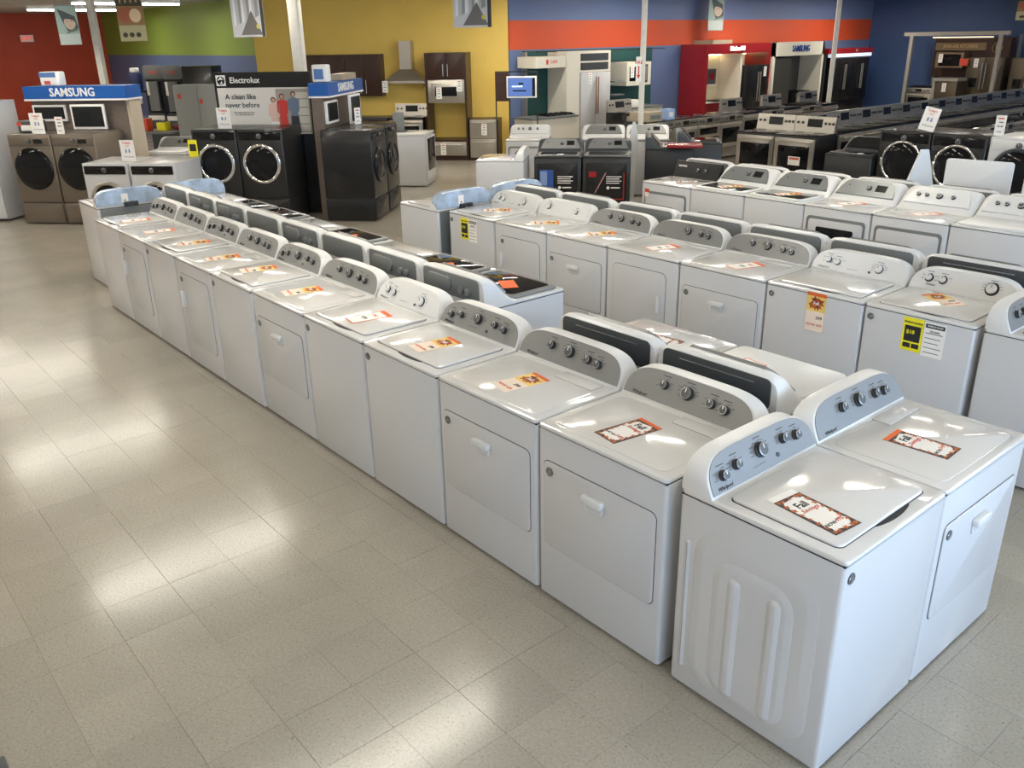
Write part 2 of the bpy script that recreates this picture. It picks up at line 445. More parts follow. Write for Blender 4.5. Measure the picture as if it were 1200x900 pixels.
@cached
def m_knob(r, h, body, ringm):
    m = M(KDRK)
    m.lathe([(r * 1.12, 0), (r * 1.12, h * .35), (r * 1.02, h * .42)], 22)
    m.lathe([(r, h * .4), (r * .97, h * .86)], 22, MATS['knob_skirt' if body == 'brushed_knob' else body])
    m.lathe([(r * .97, h * .84), (r * .95, h * .95), (r * .88, h)], 22, MATS[ringm])
    m.lathe([(r * .82, h), (r * .8, h + .0012)], 22, MATS[body])
    m.box(-.0022, .0022, r * .15, r * .78, h + .001, h + .0028, WPLA if body != 'white_plastic' else MIDGREY)
    return m.mesh('knob')
@cached
def m_ring(r):
    return M(INK).lathe([(r, 0), (r, .0012)], 24).mesh('dial_ring')
def marks(centres, dots=None, btn=None):
    m = M(INK); rnd = random.Random(len(centres))
    for (x, s, r) in centres:
        for k in range(8 if r > .024 else 4):
            a = math.radians(200 - k * (220 / (8 if r > .024 else 4)))
            L = rnd.uniform(.012, .024); px = x + (r + .016) * math.cos(a) + (L * .5 if math.cos(a) > 0 else -L * .5) ; ps = s + (r + .009) * math.sin(a)
            v = [slope(px - L / 2, ps - .0011, .0046), slope(px + L / 2, ps - .0011, .0046), slope(px + L / 2, ps + .0011, .0046), slope(px - L / 2, ps + .0011, .0046)]
            m.poly(v)
        v = [slope(x + a, s + r + .022 + b, .0046) for a, b in ((-.022, -.0016), (.022, -.0016), (.022, .0016), (-.022, .0016))]
        m.poly(v)
    if dots:
        for k in range(6):
            x = dots[0] + k * .014
            m.poly([slope(x + a, dots[1] + k * .0005 + b, .0047) for a, b in ((-.0025, -.0025), (.0025, -.0025), (.0025, .0025), (-.0025, .0025))])
    return m.mesh('dial_marks')
@cached
def m_badge():
    m = M(DKGREY); mt = Matrix.Rotation(PI / 2, 4, 'X')
    m.lathe([(.0215, 0), (.0215, .003), (.0185, .004)], 22, None, mt)
    return m.mesh('badge')
@cached
def m_badge_mark():
    m = M(mat('badge_silver', (.7, .7, .7), .25, metal=.8))
    for k in range(-1, 2):
        z = .007 * k
        m.flat([(-.010 + .004 * k, z - .0015), (.008 + .002 * k, z - .0015), (.011 - .003 * k, z + .0024), (-.008 - .002 * k, z + .0018)], -.0048)
    m.ring((0, -.0042, 0), .0175, .0012, 20, None, 5)
    return m.mesh('badge_emblem', 0)
def add_badge(t, x, z, par=None):
    b = t.add('badge', m_badge(), par, (x, -.0005 if par is None else -.0062, z), label='round dark badge')
    t.add('badge_emblem', m_badge_mark(), b if par is None else par, (0, 0, 0) if par is None else (x, -.0057, z))

LAY = {  # knob positions: (x, s, radius)
    'w5': [(-.258, 0.070, .019), (-.170, 0.085, .019), (-.012, 0.094, .028), (.140, 0.094, .019), (.225, 0.083, .019)],
    'd4': [(-.135, 0.097, .020), (.0, 0.094, .028), (.135, 0.087, .020), (.210, 0.080, .020)],
    'd3': [(.0, 0.094, .028), (.135, 0.087, .020), (.210, 0.080, .020)],
    'w3': [(-.235, 0.083, .020), (-.165, 0.074, .020), (.145, 0.077, .027)],
    'a3': [(-.22, 0.087, .021), (-.13, 0.087, .021), (.175, 0.087, .032)],
    'd2': [(-.215, 0.087, .027), (.165, 0.074, .018)],
}
@cached
def lay_marks(lay): return marks(LAY[lay], (-.075, .040) if lay[0] == 'w' else None)
def fascia_parts(t, lay, w, grey, brand):
    c = t.add('console', m_console(w - .004))
    fm = 'silver_fascia' if grey else 'white_plastic'
    f = t.add('control_panel', m_fascia(w, .145, fm), c, label='silver grey control panel' if grey else 'white control panel')
    t.add('dial_marks', lay_marks(lay), c)
    for x, s, r in LAY[lay]:
        if not grey: t.add('dial_ring', m_ring(r * 1.35), c, slope(x, s, .0042), (CTH, 0, 0)) if brand == 'Amana' else None
        t.add('knob', m_knob(r, .024, 'brushed_knob' if grey else 'white_plastic', 'knob_rim' if grey else 'white_plastic'), c, slope(x, s, .004), (CTH, 0, 0))
    if lay[0] == 'w':
        t.add('start_button', M(DKGREY).lathe([(.009, 0), (.009, .004)], 14).mesh('start_button'), c, slope(.085, .044, .004), (CTH, 0, 0))
    if brand:
        t.add('lettering', text(brand, .021, INK if grey or brand != 'Whirlpool' else MIDGREY, shear=.35), c, slope(-.262 if brand == 'Whirlpool' else -.2, .026 if brand == 'Whirlpool' else .045, .0046), (CTH, 0, 0))
    return c
@cached
def m_lid(w, y1=.50):
    """washer lid: slab with rounded corners that rolls down at its front edge"""
    m = M(WTOP); x = w / 2 - .055
    def ring(i, z, r=.03):
        out = []
        for cx, cy, a0 in ((x - i - r, y1 - i - r, 0), (-x + i + r, y1 - i - r, 90), (-x + i + r, .055 + i + r, 180), (x - i - r, .055 + i + r, 270)):
            for k in range(5):
                a = math.radians(a0 + 22.5 * k); px = cx + r * math.cos(a); py = cy + r * math.sin(a)
                out.append((px, py, z - max(0, .12 - py) ** 2 * 0.7))
        return out
    m.loft([ring(.001, .9065), ring(0, .910), ring(.002, .9155), ring(.008, .918)])
    return m.mesh('lid')
@cached
def m_lid_gap(w, y1=.50):
    x = w / 2 - .052
    return M(GAP).rbox(-x, x, .052, y1 + .003, .9045, .9062, .03, 0).mesh('lid_gap')
@cached
def m_slot():
    m = M(GAP)                                   # finger opening under the front edge of the lid
    pts = [(-.08 + .25 * i / 14, .053 - .022 * math.sin(PI * i / 14) ** .7) for i in range(15)]
    m.loft([[(x, y, .9055) for x, y in pts] , [(x, y, .9072) for x, y in pts]])
    return m.mesh('finger_opening')
@cached
def m_dryertop(w):
    m = M(WTOP); x = w / 2
    m.rbox(-x + .045, x - .045, .035, .50, .9035, .9068, .045, .003)
    return m.mesh('top_panel')
@cached
def m_lint(w):
    return M(WTOP).rbox(w / 2 - .34, w / 2 - .075, .425, .515, .9065, .9098, .012, .002).mesh('lint_door')
@cached
def m_lintgap(w):
    return M(MIDGREY).rbox(w / 2 - .342, w / 2 - .073, .423, .517, .9062, .9071, .013, 0).mesh('lint_gap')
@cached
def m_seam(w):
    return M(GAP).box(-w / 2 + .003, w / 2 - .003, .003, D_ - .003, .878, .885).mesh('top_seam')
@cached
def m_door(x0, x1, z0, z1, r):
    return M(WHITE).rbox(x0, x1, -.006, .004, z0, z1, r, .003, 'y').mesh('door')
@cached
def m_doorgap(x0, x1, z0, z1, r):
    return M(GAP).rbox(x0 - .0035, x1 + .0035, -.0012, .003, z0 - .0035, z1 + .0035, r + .003, 0, 'y').mesh('door_gap')
@cached
def m_pull():
    m = M(WPLA)
    m.rbox(-.062, .062, -.034, -.006, -.008, .026, .012, .005, 'y')
    m.rbox(-.048, .048, -.0075, -.005, -.046, -.006, .018, .0, 'y', MATS['white_enamel'])
    m.rbox(-.056, .056, -.012, -.005, -.052, .0, .02, .004, 'y', WPLA)
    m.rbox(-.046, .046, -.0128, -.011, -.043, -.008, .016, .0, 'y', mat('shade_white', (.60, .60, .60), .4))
    return m.mesh('handle')
@cached
def m_vpull():
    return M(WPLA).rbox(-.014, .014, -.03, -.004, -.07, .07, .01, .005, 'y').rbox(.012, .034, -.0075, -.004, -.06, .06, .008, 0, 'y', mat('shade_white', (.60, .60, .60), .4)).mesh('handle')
@cached
def m_sidepanel(w):
    """stamped ribs on the cabinet's side (at local x = -w/2)"""
    x = -w / 2; m = M(WHITE)
    m.pad(x - .0005, .007, .06, .60, .06, .78, .12, .05)
    m.pad(x - .0072, .007, .15, .50, .08, .70, .10, .035)
    m.pad(x - .0142, .008, .20, .26, .10, .64, .028, .022)
    m.pad(x - .0142, .008, .37, .43, .10, .64, .028, .022)
    m.pad(x - .0005, .006, .615, .645, .10, .70, .014, .012)
    return m.mesh('stamped_side', 85)
def washer(lay='w5', grey=True, brand='Whirlpool', w=.70, side=False, badge=True):
    t = T(); t.add('cabinet', m_cabinet(w)); t.add('levelling_feet', m_feet(w)); t.add('top_seam', m_seam(w)); t.add('top', m_top(w))
    t.add('lid_gap', m_lid_gap(w)); l = t.add('lid', m_lid(w)); t.add('finger_opening', m_slot())
    fascia_parts(t, lay, w, grey, brand)
    if badge: add_badge(t, -w / 2 + .045, .825)
    if side: t.add('stamped_side', m_sidepanel(w))
    return t
def dryer(lay='d4', grey=True, brand='Whirlpool', w=.735, door='pull', side=False, badge=True):
    t = T(); t.add('cabinet', m_cabinet(w)); t.add('levelling_feet', m_feet(w)); t.add('top_seam', m_seam(w)); t.add('top', m_top(w))
    t.add('top_panel', m_dryertop(w)); g = t.add('lint_gap', m_lintgap(w)); t.add('lint_door', m_lint(w))
    fascia_parts(t, lay, w, grey, brand)
    if door == 'pull': q = (-w / 2 + .04, w / 2 - .045, .30, .735, .03)
    elif door == 'left': q = (-w / 2 + .075, w / 2 - .075, .20, .78, .045)
    else: q = (-w / 2 + .075, w / 2 - .11, .20, .78, .05)
    t.add('door_gap', m_doorgap(*q)); d = t.add('door', m_door(*q))
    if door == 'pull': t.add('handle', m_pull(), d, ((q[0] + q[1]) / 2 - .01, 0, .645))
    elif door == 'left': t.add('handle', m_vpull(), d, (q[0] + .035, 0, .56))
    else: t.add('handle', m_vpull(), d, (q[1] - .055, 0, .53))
    if badge and door != 'right': add_badge(t, q[0] + .04, q[3] - .05, d)
    if side: t.add('stamped_side', m_sidepanel(w))
    return t
@cached
def m_console_film(w, h=.165):
    z0 = .906; m = M(FILM)
    def sec(s, y): return [(x, y, z) for x, z in arch(w * s, h * s, z0=z0)]
    m.loft([sec(1.006, D_ - .10), sec(1.012, D_ - .004), sec(.99, D_ + .006)])
    return m.mesh('film_wrap')
@cached
def m_backparts(w):
    m = M(GALV)
    m.box(-w / 2 + .03, w / 2 - .03, D_, D_ + .004, .05, .88)
    m.path([(-w / 2 + .03, D_ + .02, .86), (-w / 2 + .03, D_ + .02, .10)], .012)
    m.path([(-w / 2 + .08, D_ + .02, .80), (-w / 2 + .12, D_ + .02, .50), (-w / 2 + .10, D_ + .02, .2)], .010)
    return m.mesh('back_panel')
@cached
def m_valve():
    m = M(DKGREY).box(-.07, .07, D_ - .01, D_ + .05, .885, .935); m.box(-.05, -.02, D_ + .05, D_ + .07, .90, .925); m.box(.02, .05, D_ + .05, D_ + .07, .90, .925)
    return m.mesh('water_valve')
@cached
def m_note(): return M(PAPER).fr(-.035, .035, -.05, .05, 0).disc(0, -.02, .008, None, -.0006, INK).mesh('paper_tag', 0)
def backed(t, w, film=True, tag=True):
    t = t.cp()
    if film: t.add('film_wrap', m_console_film(w - .012), label='blue protective film over the back of the console')
    t.add('back_panel', m_backparts(w)); t.add('water_valve', m_valve())
    if tag: t.add('paper_tag', m_note(), None, (.05, D_ + .008, .97), (0, 0, PI))
    return t

# ------------------------------------------------------------------ machines with a sloping hump console
@cached
def m_hump(w, h=.19, d=.30, yb=.70, matname='white_plastic', curve=1.):
    z0 = .904; m = M(MATS[matname])
    prof = [(yb, 0), (yb, h * .93), (yb - .012, h * .985), (yb - .035, h), (yb - .07, h * .97), (yb - .11, h * .84), (yb - .16, h * .56), (yb - .21, h * .28), (yb - .255, h * .08), (yb - d, 0)]
    secs = []
    for x, s in ((-.5, .52), (-.493, .72), (-.475, .86), (-.44, .95), (-.38, .99), (-.25, 1.), (0, 1.), (.25, 1.), (.38, .99), (.44, .95), (.475, .86), (.493, .72), (.5, .52)):
        secs.append([(x * w, y if i in (0, 1) else yb - (yb - y) * (.7 + .3 * s), z0 + z * s) for i, (y, z) in enumerate(prof)])
    m.loft(secs[::-1]); return m.mesh('console')
def hslope(x, f, off=0., h=.19, yb=.70):       # f 0..1 up the front slope of the hump (between y-.21 and y-.07)
    ya, za = yb - .205, h * .30; yc, zc = yb - .085, h * .94
    L = math.hypot(yc - ya, zc - za); ny, nz = -(zc - za) / L, (yc - ya) / L
    return (x, ya + (yc - ya) * f + ny * off, .904 + za + (zc - za) * f + nz * off)
HTH = math.atan2(.19 * .64, .12)
@cached
def m_hfascia(w, matname, x0=-.40, x1=.40, f0=-.05, f1=1.0):
    m = M(MATS[matname]); o = []
    for i in range(17):
        t = i / 16; x = x0 + (x1 - x0) * t; e = min(t, 1 - t) * 2
        o.append((x * w, f1 - (f1 - f0) * .55 * max(0, 1 - e / .28) ** 2.2))
    o = o + [((x1 + .03) * w, f0), ((x0 - .03) * w, f0)]
    m.loft([[hslope(x, f, .016) for x, f in o], [hslope(x, f, -.01) for x, f in o]]); return m.mesh('control_panel')
@cached
def m_glasslid(w, frame='white_plastic', glass='black_glass'):
    m = M(MATS[frame]); x = w / 2 - .03
    m.rbox(-x, x, .02, .45, .904, .925, .05, .008)
    return m.mesh('lid')
@cached
def m_lidglass(w):
    x = w / 2 - .075
    return M(GLASSBLK).rbox(-x, x, .06, .41, .925, .928, .035, .001).mesh('lid_window')
@cached
def m_hback(w, kind):
    yb = .70; m = M(GRBACK if kind != 'slot' else DKGREY)
    if kind == 'slot':
        m.rbox(-w / 2 + .035, w / 2 - .035, yb - .002, yb + .006, .932, 1.078, .03, .002, 'y')
        m.box(-w / 2 + .12, w / 2 - .14, yb + .004, yb + .009, 1.045, 1.05, CHROME)
    else:
        m.rbox(-w / 2 + .045, w / 2 - .045, yb - .002, yb + .006, .925, 1.074, .035, .002, 'y')
        if kind == 'oval':
            m.rbox(-.02, .25, yb + .004, yb + .022, .955, 1.05, .045, .006, 'y', MATS['grey_fascia'])
            for x in (-.13, -.20): m.lathe([(.024, 0), (.024, .02), (.017, .022)], 16, GALV, Matrix.Translation((x, yb + .005, .985)) @ Matrix.Rotation(-PI / 2, 4, 'X'))
    return m.mesh('console_back')
def hump(kind='washer', back='plain', front='grey', w=.70, body='white_enamel', topm='white_porcelain', brand=None, lidprint=False, label=None):
    hm = 'white_plastic' if body == 'white_enamel' else 'dark_grey_plastic'
    t = T(); t.add('cabinet', m_cabinet(w, body, .70)); t.add('levelling_feet', m_feet(w)); t.add('top', m_top(w, topm, .70)); t.add('top_seam', m_seam(w))
    c = t.add('console', m_hump(w, .19, .30, .70, hm))
    if front:
        t.add('control_panel', m_hfascia(w, {'grey': 'grey_fascia', 'silver': 'silver_fascia', 'white': 'white_plastic', 'black': 'black_enamel'}[front]), c)
        if front in ('grey', 'silver'):
            t.add('knob', m_knob(.026, .022, 'brushed_knob', 'knob_rim'), c, hslope(.02, .5, .016), (HTH, 0, 0))
            dsp = M(SCREEN); dsp.loft([[hslope(x, f, .0175) for x, f in ((.09, .3), (.2, .3), (.2, .75), (.09, .75))], [hslope(x, f, .016) for x, f in ((.09, .3), (.2, .3), (.2, .75), (.09, .75))]])
            t.add('display', dsp.mesh('display'), c)
            t.add('emblem', m_ring(.008), c, hslope(-.2, .6, .016), (HTH, 0, 0))
        elif front == 'white':
            for x, r in ((-.20, .017), (-.12, .017), (.0, .027), (.13, .017)):
                t.add('dial_ring', m_ring(r * 1.2), c, hslope(x, .5, .016), (HTH, 0, 0))
                t.add('knob', m_knob(r, .022, 'brushed_knob', 'white_plastic'), c, hslope(x, .5, .0165), (HTH, 0, 0))
    t.add('console_back', m_hback(w, back), c)
    if kind == 'washer':
        l = t.add('lid', m_glasslid(w, hm if front != 'silver' else 'silver_fascia')); t.add('lid_window', m_lidglass(w), l, label='dark glass lid window')
    elif kind == 'solid':
        t.add('lid', m_glasslid(w, hm))
    else:
        t.add('top_panel', m_dryertop(w))
        q = (-w / 2 + .04, w / 2 - .04, .25, .80, .04)
        t.add('door_gap', M(GRBACK).rbox(q[0], q[1], -.004, .003, q[2], q[3], .04, .002, 'y').mesh('door_frame'))
        d = t.add('door', m_door(q[0] + .025, q[1] - .025, q[2] + .025, q[3] - .03, .03))
        if kind == 'window': t.add('door_window', M(GLASSBLK).rbox(-.2, .2, -.012, -.004, .42, .70, .02, .002, 'y').mesh('door_window'), d)
    return t

# ------------------------------------------------------------------ front loaders
@cached
def m_flring(R, r, ringm): return M(MATS[ringm]).ring((0, -.012, 0), R, r, 36, None, 10, .8).mesh('door_ring')
@cached
def m_flglass(R):
    mt = Matrix.Rotation(PI / 2, 4, 'X')
    return M(GLASSBLK).lathe([(R, -.01), (R * .95, .012), (R * .7, .028), (R * .3, .036), (.01, .038)], 32, None, mt).mesh('door_glass')
def frontloader(w=.69, h=.98, ped=0., body='graphite_paint', ringm='chrome', strip='black_glass', R=.22, r=.022, square=False, dh=.47):
    t = T(); z = ped
    if ped:
        p = t.add('pedestal', M(MATS[body]).rbox(-w / 2, w / 2, .02, .76, .015, ped - .012, .012, .004).mesh('pedestal'))
        t.add('drawer', M(MATS[body]).rbox(-w / 2 + .012, w / 2 - .012, -.005, .02, .03, ped - .03, .01, .005, 'y').mesh('drawer'), p)
        t.add('pedestal_gap', M(GAP).box(-w / 2 + .01, w / 2 - .01, .03, .74, ped - .014, ped + .003).mesh('pedestal_gap'))
    t.add('cabinet', M(MATS[body]).rbox(-w / 2, w / 2, .0, .76, z + .002, z + h, .02, .008).mesh('cabinet'))
    c = t.add('control_strip', M(MATS[strip]).rbox(-w / 2 + .03, w / 2 - .03, -.01, .01, z + h - .15, z + h - .035, .012, .004, 'y').mesh('control_strip'))
    t.add('knob', m_knob(.034, .024, 'brushed_knob', 'knob_rim'), c, (0, -.01, z + h - .09), (PI / 2, 0, 0))
    dz = z + h * dh
    if square:
        d = t.add('door', M(GLASSBLK).lathe([(R * 1.2, -.005), (R * 1.2, .012), (R * 1.12, .03), (R * .9, .04), (.01, .045)], 40, None, Matrix.Rotation(PI / 2, 4, 'X')).mesh('door'), None, (0, 0, dz), label='black glass round door')
    else:
        d = t.add('door_ring', m_flring(R, r, ringm), None, (0, 0, dz), label='round ring around the door')
        t.add('door_glass', m_flglass(R), d)
        t.add('handle', M(MATS[ringm]).rbox(-R - .01, -R + .03, -.05, -.02, -.05, .05, .01, .004, 'y').mesh('handle'), d)
    return t

# ------------------------------------------------------------------ ranges
def rangeunit(body='stainless_steel', side='black_enamel', backguard=True, w=.757, grates=False, double=False, simple=False):
    S = MATS[body]; t = T()
    t.add('body', M(MATS[side]).rbox(-w / 2, w / 2, .03, .64, .02, .905, .006, .003).mesh('body'))
    if double:
        for z0, z1 in ((.17, .47), (.50, .76)):
            d = t.add('oven_door', M(S).rbox(-w / 2 + .005, w / 2 - .005, -.005, .03, z0, z1, .008, .004, 'y').mesh('oven_door'))
            t.add('door_window', M(GLASSBLK).rbox(-w / 2 + .09, w / 2 - .09, -.009, .0, z0 + .06, z1 - .07, .01, .001, 'y').mesh('door_window'), d)
            t.add('handle', M(S).rod((-w / 2 + .05, -.045, z1 - .035), (w / 2 - .05, -.045, z1 - .035), .011).box(-w / 2 + .06, -w / 2 + .08, -.045, .0, z1 - .042, z1 - .028).box(w / 2 - .08, w / 2 - .06, -.045, .0, z1 - .042, z1 - .028).mesh('handle'), d)
    else:
        z1 = .86 if backguard else .76
        d = t.add('oven_door', M(S).rbox(-w / 2 + .005, w / 2 - .005, -.005, .03, .24, z1, .008, .004, 'y').mesh('oven_door'))
        t.add('door_window', M(GLASSBLK).rbox(-w / 2 + .085, w / 2 - .085, -.009, .0, .33, z1 - .12, .015, .001, 'y').mesh('door_window'), d)
        t.add('handle', M(S).rod((-w / 2 + .05, -.05, z1 - .05), (w / 2 - .05, -.05, z1 - .05), .012).box(-w / 2 + .06, -w / 2 + .08, -.05, .0, z1 - .058, z1 - .042).box(w / 2 - .08, w / 2 - .06, -.05, .0, z1 - .058, z1 - .042).mesh('handle'), d)
    t.add('drawer', M(S).rbox(-w / 2 + .005, w / 2 - .005, .0, .03, .05, .155 if double else .225, .008, .004, 'y').mesh('drawer'))
    ct = t.add('cooktop', M(GLASSBLK).rbox(-w / 2, w / 2, -.005, .62, .905, .917, .01, .003).mesh('cooktop'))
    if grates:
        g = M(BLKEN)
        for cx in (-.24, 0, .24):
            g.box(cx - .11, cx + .11, .08, .095, .925, .945); g.box(cx - .11, cx + .11, .53, .545, .925, .945)
            for k in (-.1, -.03, .04, .10): g.box(cx + k - .006, cx + k + .006, .08, .54, .93, .948)
        g.box(-.34, .34, .3, .315, .925, .945); g.box(-.34, .34, .1, .11, .916, .93); g.box(-.34, .34, .5, .51, .916, .93)
        t.add('grates', g.mesh('grates'), ct)
    else:
        b = M(MIDGREY)
        for x, y, r in ((-.19, .17, .11), (.19, .17, .09), (-.19, .45, .08), (.19, .45, .10)):
            mt = Matrix.Translation((x, y, .9172)) @ Matrix.Rotation(PI / 2, 4, 'X')
            q = M(MIDGREY).ring((0, 0, 0), r, .0012, 24, None, 4).xf(mt); b.add(q.v, q.f)
        t.add('burner_rings', b.mesh('burner_rings'), ct)
    if backguard:
        bg = t.add('backguard', M(S).loft([[(x, y, z) for x in (s * w / 2,) for y, z in ((.56, .915), (.64, .915), (.64, 1.17), (.60, 1.17))] for s in (-1, 1)]).mesh('backguard'))
        tb = math.atan2(.255, .04)
        fc = lambda x, z, o=0.: (x, .56 + .04 * (z - .915) / .255 - o, z)
        t.add('display', M(SCREEN).loft([[fc(x, z, .004) for x, z in ((-.14, 1.0), (.14, 1.0), (.14, 1.13), (-.14, 1.13))], [fc(x, z, -.004) for x, z in ((-.14, 1.0), (.14, 1.0), (.14, 1.13), (-.14, 1.13))]]).mesh('display'), bg)
        for x in (-.32, -.23, .20, .27, .34): t.add('knob', m_knob(.021, .022, 'knob_skirt', 'knob_skirt'), bg, fc(x, 1.065), (tb, 0, 0))
    else:
        cp = t.add('control_panel', M(S).rbox(-w / 2, w / 2, -.02, .05, .775, .905, .006, .004, 'x').mesh('control_panel'))
        t.add('display', M(SCREEN).rbox(-.09, .09, -.024, -.015, .80, .88, .006, .001, 'y').mesh('display'), cp)
        for x in (-.31, -.22, .17, .24, .31): t.add('knob', m_knob(.021, .026, 'brushed_knob', 'knob_rim'), cp, (x, -.02, .84), (PI / 2, 0, 0))
    return t

# ------------------------------------------------------------------ price cards and stickers
def leafpts(cx, cy, r, a0):
    out = []
    for k in range(10):
        rr = r * (1. if k % 2 == 0 else .45) * (1.15 if k == 0 else 1)
        a = a0 + k * PI / 5; out.append((cx + rr * math.cos(a), cy + rr * math.sin(a)))
    return out
def hz(m, pts, z, mt): m.poly([(x, y, z) for x, y in pts], mt)
CW, CL = .14, .265
def card_leaf(band=True, price='549'):
    t = T(); c = t.add('card', M(LEAFD).box(-CW / 2, CW / 2, -CL / 2, CL / 2, 0, .0009).mesh('card'))
    rnd = random.Random(3); p = M(LEAF)
    per = [(-CW / 2 + .014, -CL / 2 + .014 + k * .034) for k in range(8)] + [(CW / 2 - .014, -CL / 2 + .014 + k * .034) for k in range(8)] + [(-.035 + k * .035, s * (CL / 2 - .013)) for k in range(3) for s in (-1, 1)]
    blob = []
    for k in range(48):
        a = 2 * PI * k / 48; w_ = CW / 2 - .013 + .005 * math.sin(a * 11); l_ = CL / 2 - .015 + .006 * math.cos(a * 9)
        ex = 2 / 5; blob.append((w_ * math.copysign(abs(math.cos(a)) ** ex, math.cos(a)), (l_ - (.008 if band else 0)) * math.copysign(abs(math.sin(a)) ** ex, math.sin(a)) - (.008 if band else 0)))
    t.add('white_panel', M(PAPER).poly([(x, y, .0012) for x, y in blob]).mesh('white_panel', 0), c)
    for n, (x, y) in enumerate(per): hz(p, leafpts(x, y, rnd.uniform(.010, .016), rnd.uniform(0, 6)), .0013 + n * .00002, LEAF)
    if band: p.box(-CW / 2, CW / 2, CL / 2 - .022, CL / 2, .001, .0018, ORANGE)
    t.add('leaf_print', p.mesh('leaf_print', 0), c)
    t.add('lettering', text('Fall', .050, INK, squeeze=.85, extra=.0006), c, (0, .066, .0019))
    t.add('lettering', text('Savings', .031, REDINK, shear=.4), c, (0, .030, .0018))
    t.add('lettering', text('NOW', .022, INK), c, (-.024, -.078, .0018))
    t.add('lettering', text(price, .028, REDINK, shear=.3), c, (.026, -.072, .0018))
    return t
def card_harvest(price='599', now='479'):
    t = T(); c = t.add('card', M(PEACH).box(-CW / 2, CW / 2, -CL / 2, CL / 2, 0, .0009).mesh('card'))
    p = M(YELL).poly([(-CW / 2, .005, .0011), (CW / 2, .005, .0011), (CW / 2, CL / 2, .0011), (-CW / 2, CL / 2, .0011)])
    rnd = random.Random(5)
    for k in range(9): hz(p, leafpts(rnd.uniform(-.032, .032), rnd.uniform(.035, .085), rnd.uniform(.024, .036), rnd.uniform(0, 6)), .0013 + k * .00004, LEAF if k % 2 else mat('maroon_leaf', (.24, .03, .02), .6))
    p.poly([(-CW / 2, CL / 2 - .024, .0019), (CW / 2, CL / 2 - .024, .0019), (CW / 2, CL / 2, .0019), (-CW / 2, CL / 2, .0019)], ORANGE)
    t.add('leaf_print', p.mesh('leaf_print', 0), c)
    t.add('lettering', text('Fall', .032, PAPER, True), c, (0, .060, .002))
    t.add('lettering', text(price, .030, INK, True, shear=.2), c, (.028, -.038, .0014))
    t.add('lettering', text('NOW ' + now, .026, REDINK, shear=.2), c, (-.005, -.088, .0014))
    return t
def card_plain():
    t = T(); c = t.add('card', M(ORANGE).box(-CW / 2, CW / 2, -CL / 2, CL / 2, 0, .0009).mesh('card'))
    t.add('white_panel', M(PAPER).poly([(-CW / 2 + .008, -CL / 2 + .008, .0012), (CW / 2 - .008, -CL / 2 + .008, .0012), (CW / 2 - .008, CL / 2 - .035, .0012), (-CW / 2 + .008, CL / 2 - .035, .0012)]).mesh('white_panel', 0), c)
    t.add('lettering', text('SALE', .028, REDINK, True), c, (0, .045, .0014)); t.add('lettering', text('499', .04, INK, True), c, (0, -.03, .0014))
    return t
def card_orange():
    t = T(); c = t.add('card', M(ORANGE).box(-.055, .055, -.10, .10, 0, .0009).mesh('card')); return t
CLEAF, CLEAFN, CHARV, CPLAIN, CORNG = card_leaf(), card_leaf(False, '495'), card_harvest(), card_plain(), card_orange()
def card(t, x, y, z, deg, label, group=None, tilt=None): return place(t, 'price_card', x, y, z, deg, label, 'price card', group, tilt)
def energy():
    t = T(); c = t.add('label_sheet', M(LEMON).box(-.125, 0, -.002, 0, -.105, .105).mesh('label_sheet'))
    p = M(PAPER).box(.004, .135, -.0018, 0, -.115, .100)
    t.add('white_sheet', p.mesh('white_sheet'))
    q = M(INK).fr(-.112, -.012, -.045, .055, -.0026).fr(.012, .127, .065, .09, -.0026)
    for k in range(5): q.fr(.016, .12 - .01 * (k % 3), .03 - k * .03, .034 - k * .03, -.0026)
    q.fr(-.112, -.065, -.085, -.055, -.0026).fr(-.058, -.012, -.085, -.055, -.0026)
    t.add('printed_blocks', q.mesh('printed_blocks', 0))
    t.add('lettering', text('ENERGYGUIDE', .0165, INK, True), None, (-.0625, -.003, .075), XUP)
    t.add('lettering', text('ENERGYGUIDE', .014, PAPER, True), None, (.07, -.0032, .0775), XUP)
    t.add('lettering', text('152 kWh', .016, INK, True), None, (.07, -.003, .045), XUP)
    t.add('lettering', text('$18', .034, LEMON, True), None, (-.075, -.0034, .015), XUP)
    return t
def standcard():
    t = T(); t.add('sheet', M(PAPER).box(-.105, .105, -.002, .002, 0, .29).mesh('sheet'))
    t.add('lettering', text("Today's", .042, REDINK, True), None, (0, -.003, .25), XUP)
    t.add('lettering', text('SALE', .026, REDINK), None, (0, -.003, .21), XUP)
    t.add('lettering', text('$ $', .06, BLUEINK, True), None, (0, -.003, .14), XUP)
    t.add('lettering', text('TOTAL $1,598', .024, INK), None, (0, -.003, .06), XUP)
    t.add('foot', M(PAPER).box(-.08, .08, -.01, .06, 0, .004).mesh('foot'))
    return t
STAND = standcard(); ENERGY = energy()
def tagcard():
    t = T(); t.add('sheet', M(PAPER).box(-.06, .06, -.003, 0, -.12, .12).mesh('sheet'))
    q = M(REDINK).fr(-.035, .035, .075, .09, -.004); q.fr(-.02, .03, .03, .045, -.004, MIDGREY); q.fr(-.03, -.005, -.02, .0, -.004, MIDGREY); q.fr(.005, .03, -.02, .0, -.004, MIDGREY); q.fr(-.03, .025, -.08, -.07, -.004, MIDGREY)
    t.add('printed_blocks', q.mesh('printed_blocks', 0)); return t
TAG = tagcard()

